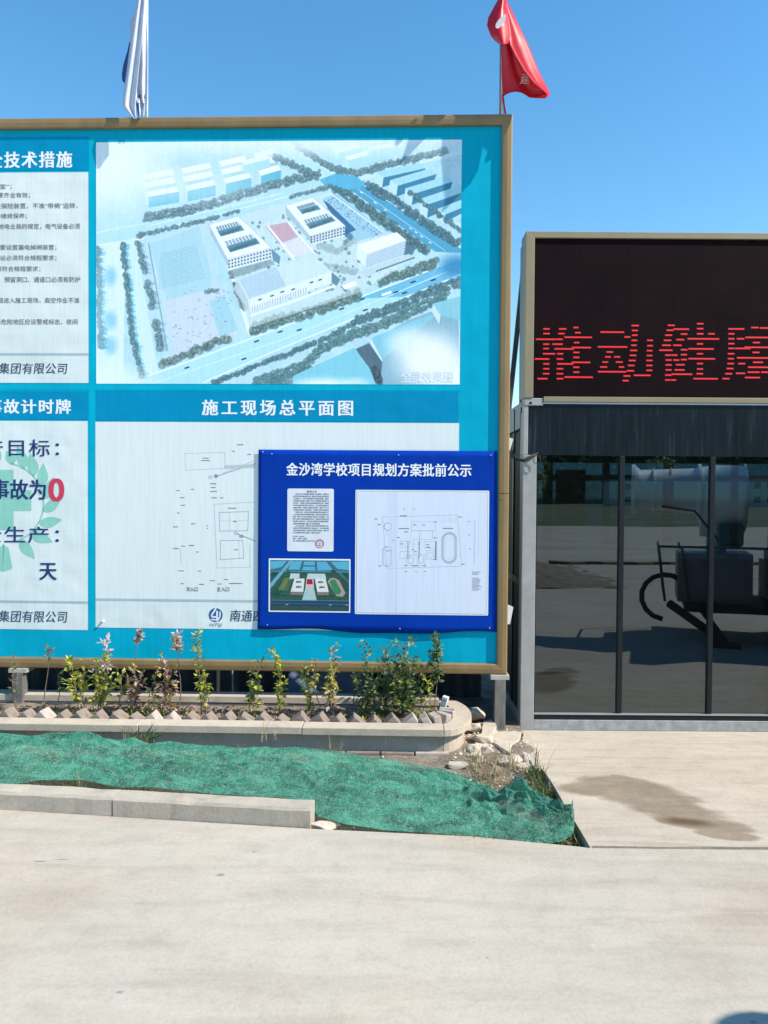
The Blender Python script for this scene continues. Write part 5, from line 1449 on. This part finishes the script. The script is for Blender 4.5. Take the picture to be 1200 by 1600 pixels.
# ================================================================== RUBBLE
def hull(name, c, s, seed, m, label, rz=0, flatness=.5):
    import bmesh
    g = random.Random(seed); bm = bmesh.new()
    for _ in range(18):
        v = Vector((g.uniform(-1, 1), g.uniform(-1, 1), g.uniform(-1, 1))); v = v / max(abs(v.x), abs(v.y), abs(v.z)) * g.uniform(.82, 1)
        bm.verts.new((v.x * s[0], v.y * s[1], v.z * s[2]))
    bmesh.ops.convex_hull(bm, input=bm.verts)
    bmesh.ops.delete(bm, geom=[v for v in bm.verts if not v.link_faces], context='VERTS')
    bmesh.ops.bevel(bm, geom=list(bm.edges), offset=min(s) * .12, segments=1, affect='EDGES')
    bmesh.ops.subdivide_edges(bm, edges=[e for e in bm.edges if e.calc_length() > min(s) * .8], cuts=3, use_grid_fill=True)
    for v in bm.verts: v.co += v.co.normalized() * (noise.noise(v.co * 30 + Vector((seed, 0, 0))) * min(s) * .22)
    me = bpy.data.meshes.new(name); bm.to_mesh(me); bm.free(); me.materials.append(m)
    o = link(name, me); o.location = c; o.rotation_euler = (g.uniform(-.15, .15), g.uniform(-.15, .15), rz)
    return tag(o, label, 'rubble', 'broken concrete between planter and slab')
def rub(px, py, zz, s, seed, label, rz=0, m=M_rubble):
    p = on_z(px, py, zz); return hull('concrete_chunk', p, s, seed, m, label, rz)
rub(745, 1116, .05, (.075, .09, .05), 1, 'rounded concrete lump against the planter end, just left of the board leg')
rub(738, 1137, .03, (.06, .05, .035), 2, 'pale flat chunk wedged below the rounded planter end')
rub(752, 1153, .02, (.09, .07, .03), 3, 'long pale slab fragment below the lump beside the planter')
def slabpiece(pts, zt_, th, label, seed, tilt=(0, 0)):
    g = random.Random(seed); P_ = []
    for i in range(len(pts)):
        (xa, ya), (xb, yb) = pts[i], pts[(i + 1) % len(pts)]
        for k in range(4):
            t = k / 4; q = on_z(xa + (xb - xa) * t + (g.uniform(-1.2, 1.2) if k else 0), ya + (yb - ya) * t + (g.uniform(-1, 1) if k else 0), zt_); P_.append(q)
    c_ = sum(P_, Vector()) / len(P_); b = MB(); n = len(P_)
    hz = lambda q: zt_ + (q.x - c_.x) * tilt[0] + (q.y - c_.y) * tilt[1]
    b.v = [(q.x - c_.x, q.y - c_.y, hz(q) - zt_) for q in P_] + [((q.x - c_.x) * g.uniform(.93, 1.02), (q.y - c_.y) * g.uniform(.93, 1.02), hz(q) - zt_ - th) for q in P_]
    b.f = [list(reversed(range(n))), [n + i for i in range(n)]] + [[i, (i + 1) % n, n + (i + 1) % n, n + i] for i in range(n)]; b.m = [0] * (n + 2)
    o = b.build('concrete_chunk', M_rubble, bevel=.004); o.location = (c_.x, c_.y, zt_)
    return tag(o, label, 'rubble', 'broken concrete between planter and slab')
slabpiece([(748,1146),(790,1142),(815,1143),(811,1156),(800,1163),(797,1176),(783,1168),(768,1158)], .012, .07, 'largest cracked slab piece, spreading from the foot of the board leg', 1)
slabpiece([(818,1145),(827,1146),(834,1160),(842,1180),(848,1196),(838,1199),(826,1184),(812,1176),(815,1160)], -.002, .07, 'long cracked strip lying against the pavement slab edge', 2, (.12, .02))
slabpiece([(756,1128),(768,1126),(776,1136),(770,1144),(752,1142)], .03, .08, 'small raised slab corner between the rounded lump and the board leg', 5, (.1, .1))
slabpiece([(775,1180),(792,1176),(800,1184),(796,1194),(780,1192)], -.005, .06, 'middle fragment below the largest cracked slab piece, above the grass', 6, (.15, -.1))
slabpiece([(736,1180),(752,1178),(760,1188),(748,1196),(734,1192)], .0, .05, 'broken piece in front of the planter end wall, nearest the netting', 7, (-.1, .15))
slabpiece([(742,1157),(764,1158),(774,1166),(770,1176),(752,1172),(744,1168)], -.002, .05, 'flat grey fragment just in front of the largest cracked slab piece', 3, (-.1, .1))
slabpiece([(798,1180),(812,1179),(824,1188),(832,1200),(812,1202),(801,1194)], -.03, .05, 'lowest slab fragment, sunk in the hole beside the dry grass', 4, (.1, -.1))
rub(740, 1172, .01, (.05, .04, .035), 6, 'small upright chunk in front of the planter end wall')
rub(762, 1172, .0, (.04, .05, .03), 7, 'dark topped small chunk in the middle of the rubble')
rub(808, 1186, -.02, (.045, .06, .025), 8, 'small pale fragment close to the hole beside the slab')
rub(824, 1186, -.03, (.04, .1, .03), 9, 'narrow broken strip hugging the slab edge near the grass', .1)
rub(715, 1196, .0, (.07, .04, .02), 10, 'flat crumb of render lying in front of the footing bricks')
rub(505, 1291, -.01, (.075, .035, .028), 12, 'pale broken kerb piece just right of the kerb end')
b, m, nm = pebbles('gravel', 520, (.40, 4.2, .96, 5.3), lambda x, y: soil_h(x, y) + .002, .003, .020, M_rubble, 14)
o = b.build(nm, M_rubble); tag(o, 'loose gravel and mortar crumbs beside the planter end', 'gravel', kind='stuff')
b, m, nm = pebbles('gravel', 900, (-4, 3.7, .9, 4.7), lambda x, y: soil_h(x, y) + .003 if y > edge_y(x) else -.01, .003, .014, M_rubble, 15)
o = b.build(nm, M_rubble); tag(o, 'loose gravel along the soil strip by the kerb', 'gravel', kind='stuff')

# ================================================================== GRASS
def blades(b, p, n, h, spread, g, mi=0, bend=.5):
    for _ in range(n):
        q = p + Vector((g.gauss(0, spread), g.gauss(0, spread), 0)); a = g.uniform(0, math.tau); hh = h * g.uniform(.5, 1.2); ln = hh * bend * g.uniform(.3, 1.4)
        d = Vector((math.cos(a), math.sin(a), 0)); s = Vector((-d.y, d.x, 0)) * g.uniform(.0012, .0028)
        m1 = q + d * ln * .35 + Vector((0, 0, hh * .6)); t = q + d * ln + Vector((0, 0, hh * g.uniform(.7, 1)))
        k = len(b.v); b.v += [tuple(v) for v in (q - s, q + s, m1 + s * .8, m1 - s * .8, t)]
        b.f += [[k, k+1, k+2, k+3], [k+3, k+2, k+4]]; b.m += [mi, mi]
g_ = random.Random(21)
b = MB()
def tuft(px, py, n, h, spread=.02, mi=0, zz=0.0, bend=.5, y=None):
    p = on_y(px, py, y) if y else on_z(px, py, zz)
    if y: p.z = soil_h(p.x, p.y) + .01
    if not y: p.z = max(soil_h(p.x, p.y), -.08) if abs(zz) < .001 or zz < 0 else zz
    blades(b, p, n, h, spread, g_, mi, bend)
for px in range(50, 165, 3): tuft(px, 1232, 12, .14, .02, g_.choice((0, 0, 1)), 0, 1.2, y=3.985 + g_.uniform(-.02, .05))
tuft(128, 1236, 26, .20, .012, 0, 0, .2, y=3.985)
for px, n in ((200, 20), (222, 26), (232, 26), (285, 14), (305, 14), (452, 10)): tuft(px, 1246, n, .16, .02, g_.choice((0, 1)), 0, 1.0, y=3.975 - (px - 200) * .0004)
for px in range(640, 790, 3):
    tuft(px, 1298 + (px - 640) * .08, 10, .06, .02, 1, 0, .9)
for px in range(560, 640, 9): tuft(px, 1292, 4, .04, .02, 1, 0, .9)
for _ in range(44):
    px = g_.uniform(735, 810); py = g_.uniform(1186, 1232); tuft(px, py, 9, .075, .02, g_.choice((0, 0, 0, 1)), 0, 1.1)
for _ in range(34):
    px = g_.uniform(828, 872); tuft(px, 1196 + (px - 828) * 1.2 + g_.uniform(-8, 24), 13, .09, .02, g_.choice((0, 1, 1, 1)), 0, .8)
for _ in range(30): tuft(g_.uniform(868, 908), g_.uniform(1275, 1318), 16, .08, .02, g_.choice((0, 1, 1)), 0, .9)
# stalks poking through or leaning over the net
for px, py, n, h, mi in ((235, 1158, 30, .12, 1), (215, 1160, 14, .12, 0), (200, 1152, 8, .16, 0), (440, 1172, 10, .06, 0), (398, 1172, 10, .05, 0), (520, 1178, 26, .11, 1), (528, 1180, 20, .10, 0), (514, 1176, 8, .2, 0),
                         (604, 1185, 3, .13, 0), (575, 1185, 5, .07, 0), (480, 1172, 6, .05, 0), (75, 1148, 16, .06, 0), (295, 1205, 4, .24, 0), (255, 1200, 3, .12, 0), (430, 1150, 4, .1, 0), (340, 1170, 6, .06, 0), (100, 1150, 6, .05, 0), (375, 1168, 10, .05, 0), (410, 1150, 3, .18, 0), (800, 1190, 6, .16, 0), (838, 1190, 10, .16, 0), (850, 1200, 6, .18, 0)):
    p = on_y(px, py, 4.62 if px < 640 else 4.5)
    p.z = max(p.z - .03, .0)
    blades(b, p, n, h, .022, g_, mi, .8)
o = b.build('grass', [L_dry, L_grass]); tag(o, 'tufts of dry and green grass along kerb, netting and slab edge', 'grass', kind='stuff')
# broad grass leaves leaning over the planter coping
b = MB()
for px, y0, dx, dy in ((200, 1160, 18, -22), (215, 1158, 30, -20), (225, 1156, 14, -26), (205, 1162, -12, -20), (230, 1155, 26, -8)):
    a = on_y(px, y0, 4.66); c_ = on_y(px + dx, y0 + dy, 4.6); d = c_ - a
    leaf_into(b, a, d, d.length, .014, Vector((0, -1, .3)))
o = b.build('weed', L_dark); tag(o, 'dark broad bladed weed leaning on the coping left of the kerb middle', 'weed')

# ================================================================== BEHIND THE CAMERA (seen mirrored in the booth glass)
truck = empty('mist_cannon_truck', (3.60, 1.645, 0), R(19), 'water truck carrying a grey dust suppression mist cannon, mirrored in the booth glass', 'truck')
M_tank = mat('tank_green', (.02, .07, .05), .5, var=.2); M_cann = mat('cannon_paint', (.88, .92, .90), .4, var=.06); M_cab = mat('cabinet_paint', (.20, .23, .26), .5, var=.1)
# drum cannon
b = MB(); b.tube([(-.62, 0, 1.70), (-.60, 0, 1.70), (-.55, 0, 1.70), (.05, 0, 1.68), (.12, 0, 1.68), (.22, 0, 1.66), (.55, 0, 1.60), (.60, 0, 1.60)], [.27, .285, .235, .27, .29, .33, .38, .40], 28)
b.build('cannon_drum', M_cann, truck, smooth=True)
MB().tube([(.10, 0, 1.68), (.13, 0, 1.68)], .32, 28).build('drum_ring', M_cann, truck)
MB().tube([(-.64, 0, 1.70), (-.60, 0, 1.70)], .30, 28).build('nozzle_ring', M_cann, truck)
MB().tube([(.30, 0, .95), (.30, 0, 1.4)], .11, 16).build('pedestal', M_cann, truck, smooth=True)
MB().box((.12, -.06, 1.15), (.48, .06, 1.40)).build('yoke', M_cann, truck, bevel=.02)
MB().box((-.12, -.32, .42), (.66, .40, .98)).build('power_cabinet', M_cab, truck, bevel=.01)
MB().box((-.05, .401, .48), (.58, .412, .92)).build('cabinet_door', M_cab, truck, bevel=.01)
MB().box((-.05, -.6, .34), (4.6, .6, .42)).build('chassis', M_black, truck)
b = MB()
for x in (-.25, .0): b.tube([(x, .45, .42), (x - .08, .45, 1.05)], .016, 6); b.tube([(x, -.5, .42), (x - .08, -.5, 1.05)], .016, 6)
b.tube([(-.33, -.5, 1.05), (-.33, .45, 1.05), (.8, .45, 1.05)], .016, 6); b.build('guard_rail', M_tank, truck)
b = MB(); b.tube([(-.2, .3, .38), (.35, .75, .04)], .05, 8); b.tube([(.1, .2, .38), (.35, .72, .06)], .035, 8); b.box((.22, .62, 0), (.5, .85, .04)); b.build('stabiliser', M_black, truck)
b = MB(); b.tube([(-.25 + .26 * math.cos(t), .35, .46 + .26 * math.sin(t)) for t in [k * .42 for k in range(2, 12)]], .03, 8); b.build('hose', M_black, truck, smooth=True)
b = MB(); b.tube([(1.15, 0, 1.2), (1.2, 0, 1.2), (4.5, 0, 1.2), (4.55, 0, 1.2)], [.5, .72, .72, .5], 24); b.build('water_tank', M_tank, truck, smooth=True)
MB().box((.95, -.74, .55), (1.16, .74, 1.9)).build('headboard', M_tank, truck)
MB().box((4.75, -.9, .5), (6.3, .9, 2.25)).build('cab', M_cab, truck, bevel=.08)
MB().box((5.0, .901, 1.35), (5.9, .905, 2.05)).build('cab_window', M_dark, truck)
for x in (1.6, 2.7, 5.4):
    for y in (-.72, .6):
        w_ = MB().tube([(x, y, .42), (x, y + .22, .42)], .42, 20).build('wheel', M_black, truck)
        MB().tube([(x, y + .2201, .42), (x, y + .235, .42)], .2, 12).build('rim', M_steel, w_)
for x in (-.4, -.2): MB().tube([(x, 0, 1.695), (x + .012, 0, 1.695)], .262, 28).build('drum_rib', M_cann, truck)
MB().box((.30, .12, 1.06), (.56, .40, 1.32)).build('pump_motor', M_tank, truck, bevel=.03)
MB().tube([(.36, .30, 1.05), (.2, .42, 1.25), (.05, .33, 1.45), (-.3, .2, 1.5)], .014, 6).build('water_hose', M_black, truck, smooth=True)
for k in range(3): MB().box((.80 + k * .04, -.3 + k * .1, .42), (.83 + k * .04, .3 + k * .05, .9 + k * .12)).build('pipe_rack', M_steel, truck)
MB().box((.0, .413, .55), (.02, .42, .85)).build('door_handle', M_steel, truck)
MB().tube([(.75, .3, .5), (1.2, .5, .30), (1.6, .6, .35)], .012, 6).build('cable', M_black, truck)
# speed bump
M_yel = mat('speed_bump_yellow', (.22, .16, .05), .8, var=.2)
sb = empty('speed_bump', (4.05, -8.0, 0), 0, 'yellow and black rubber speed bump across the road, mirrored in the booth glass', 'speed bump')
for i in range(16):
    x = i * .42; MB().prism([(x, .0), (x + .05 * 0, .055), (x + .41, .055), (x + .41, 0)], -.17, .17).build('bump_segment', M_yel if i % 2 else M_black, sb, bevel=.02)
# soil mound with a green net skirt
P = []
for i in range(40):
    row = []
    for k in range(24):
        x = 1.0 + i * .12; y = -9.8 + k * .22; u = i / 39; v = k / 23
        h = 1.0 * max(0, 1 - u * 1.05) * math.sin(math.pi * v) ** .8 * (1 + .35 * noise.noise(Vector((x * 1.5, y * 1.5, 0)))) + .04 * noise.noise(Vector((x * 6, y * 6, 1)))
        row.append((x, y + 2.0, max(-.02, h)))
    P.append(row)
# verge behind the camera at the left of the mirrored view
o = MB().grid([[(x - 1.2, y, z) for x, y, z in r] for r in P]).build('soil_mound', M_soil, smooth=True); tag(o, 'low heap of dark soil beside the road, mirrored at the booth glass left edge', 'soil heap')
# far side: fence, buildings, trees
M_bw = mat('far_wall_pale', (.45, .46, .48), .8, var=.1); M_win = mat('far_window', (.03, .05, .07), .2, var=.1); M_bb = mat('far_wall_blue', (.10, .20, .42), .7, var=.1)
def block(x, y, wx, wy, h, m, floors, n, label):
    bd = empty('building', (x, y, -.16), 0, label, 'building')
    MB().box((0, 0, 0), (wx, wy, h)).build('wall', m, bd); MB().box((-.3, -.3, h), (wx + .3, wy + .3, h + .4)).build('roof', M_steel, bd)
    for f in range(floors):
        for i in range(n):
            x0_ = (i + .25) * wx / n; z0_ = (f + .3) * h / floors
            MB().box((x0_, wy + .01, z0_), (x0_ + wx / n * .5, wy + .06, z0_ + h / floors * .45)).build('window', M_win, bd)
block(46, -150, 12, 12, 5, M_bw, 2, 5, 'long low pale building across the grass, mirrored behind the mist cannon')
block(78, -165, 22, 12, 6, M_bw, 2, 8, 'three storey pale block across the grass at the right of the mirrored view')
block(48, -120, 9, 8, 4.5, M_bb, 1, 3, 'small blue site hut across the grass')
def far_tree(x, y, h, seed, label):
    g = random.Random(seed); t = empty('tree', (x, y, -.16), 0, label, 'tree')
    MB().tube([(0, 0, 0), (.1, 0, h * .3), (0, .1, h * .6)], [h * .03, h * .022, h * .01], 7).build('trunk', M_stem, t)
    b = MB()
    for _ in range(420):
        d = rv(g); r = g.uniform(.3, 1) ** .5; p = Vector((d.x * h * .3 * r, d.y * h * .3 * r, h * .62 + d.z * h * .36 * r)) + rv(g) * .3
        leaf_into(b, p, rv(g), h * .09, h * .06, rv(g), g.choice((0, 1)))
    b.build('crown', [L_dark, L_green], t)
b = MB(); g_ = random.Random(77)  # added tree belt, tall enough to screen the horizon glow from the glass
for i in range(9000):
    x = g_.uniform(-120, 260); h = 17 + 2.5 * noise.noise(Vector((x * .06, 0, 3))); p = Vector((x, -190 + g_.uniform(-4, 4), g_.uniform(0, h)))
    leaf_into(b, p, rv(g_), 2.4, 1.8, rv(g_))
for i in range(76): b.box((-120 + i * 5, -192, -.16), (-115 + i * 5, -190.5, 15.5 + 2 * noise.noise(Vector((i * .5, 0, 0)))))
tag(b.build('horizon_screen_woods', L_dark), 'dark tall woodland belt added to hide the horizon glow mirrored in the booth glass', 'woodland', kind='stuff')
far_tree(20, -95, 9, 1, 'dense tree across the grass left of the pale building')
far_tree(40, -100, 8, 2, 'round tree standing in front of the long pale building')
far_tree(70, -110, 10, 3, 'tall tree right of the blue site hut')
far_tree(12, -120, 11, 4, 'tallest tree at the far left of the mirrored skyline')
far_tree(84, -130, 9, 5, 'tree at the far right of the mirrored skyline')
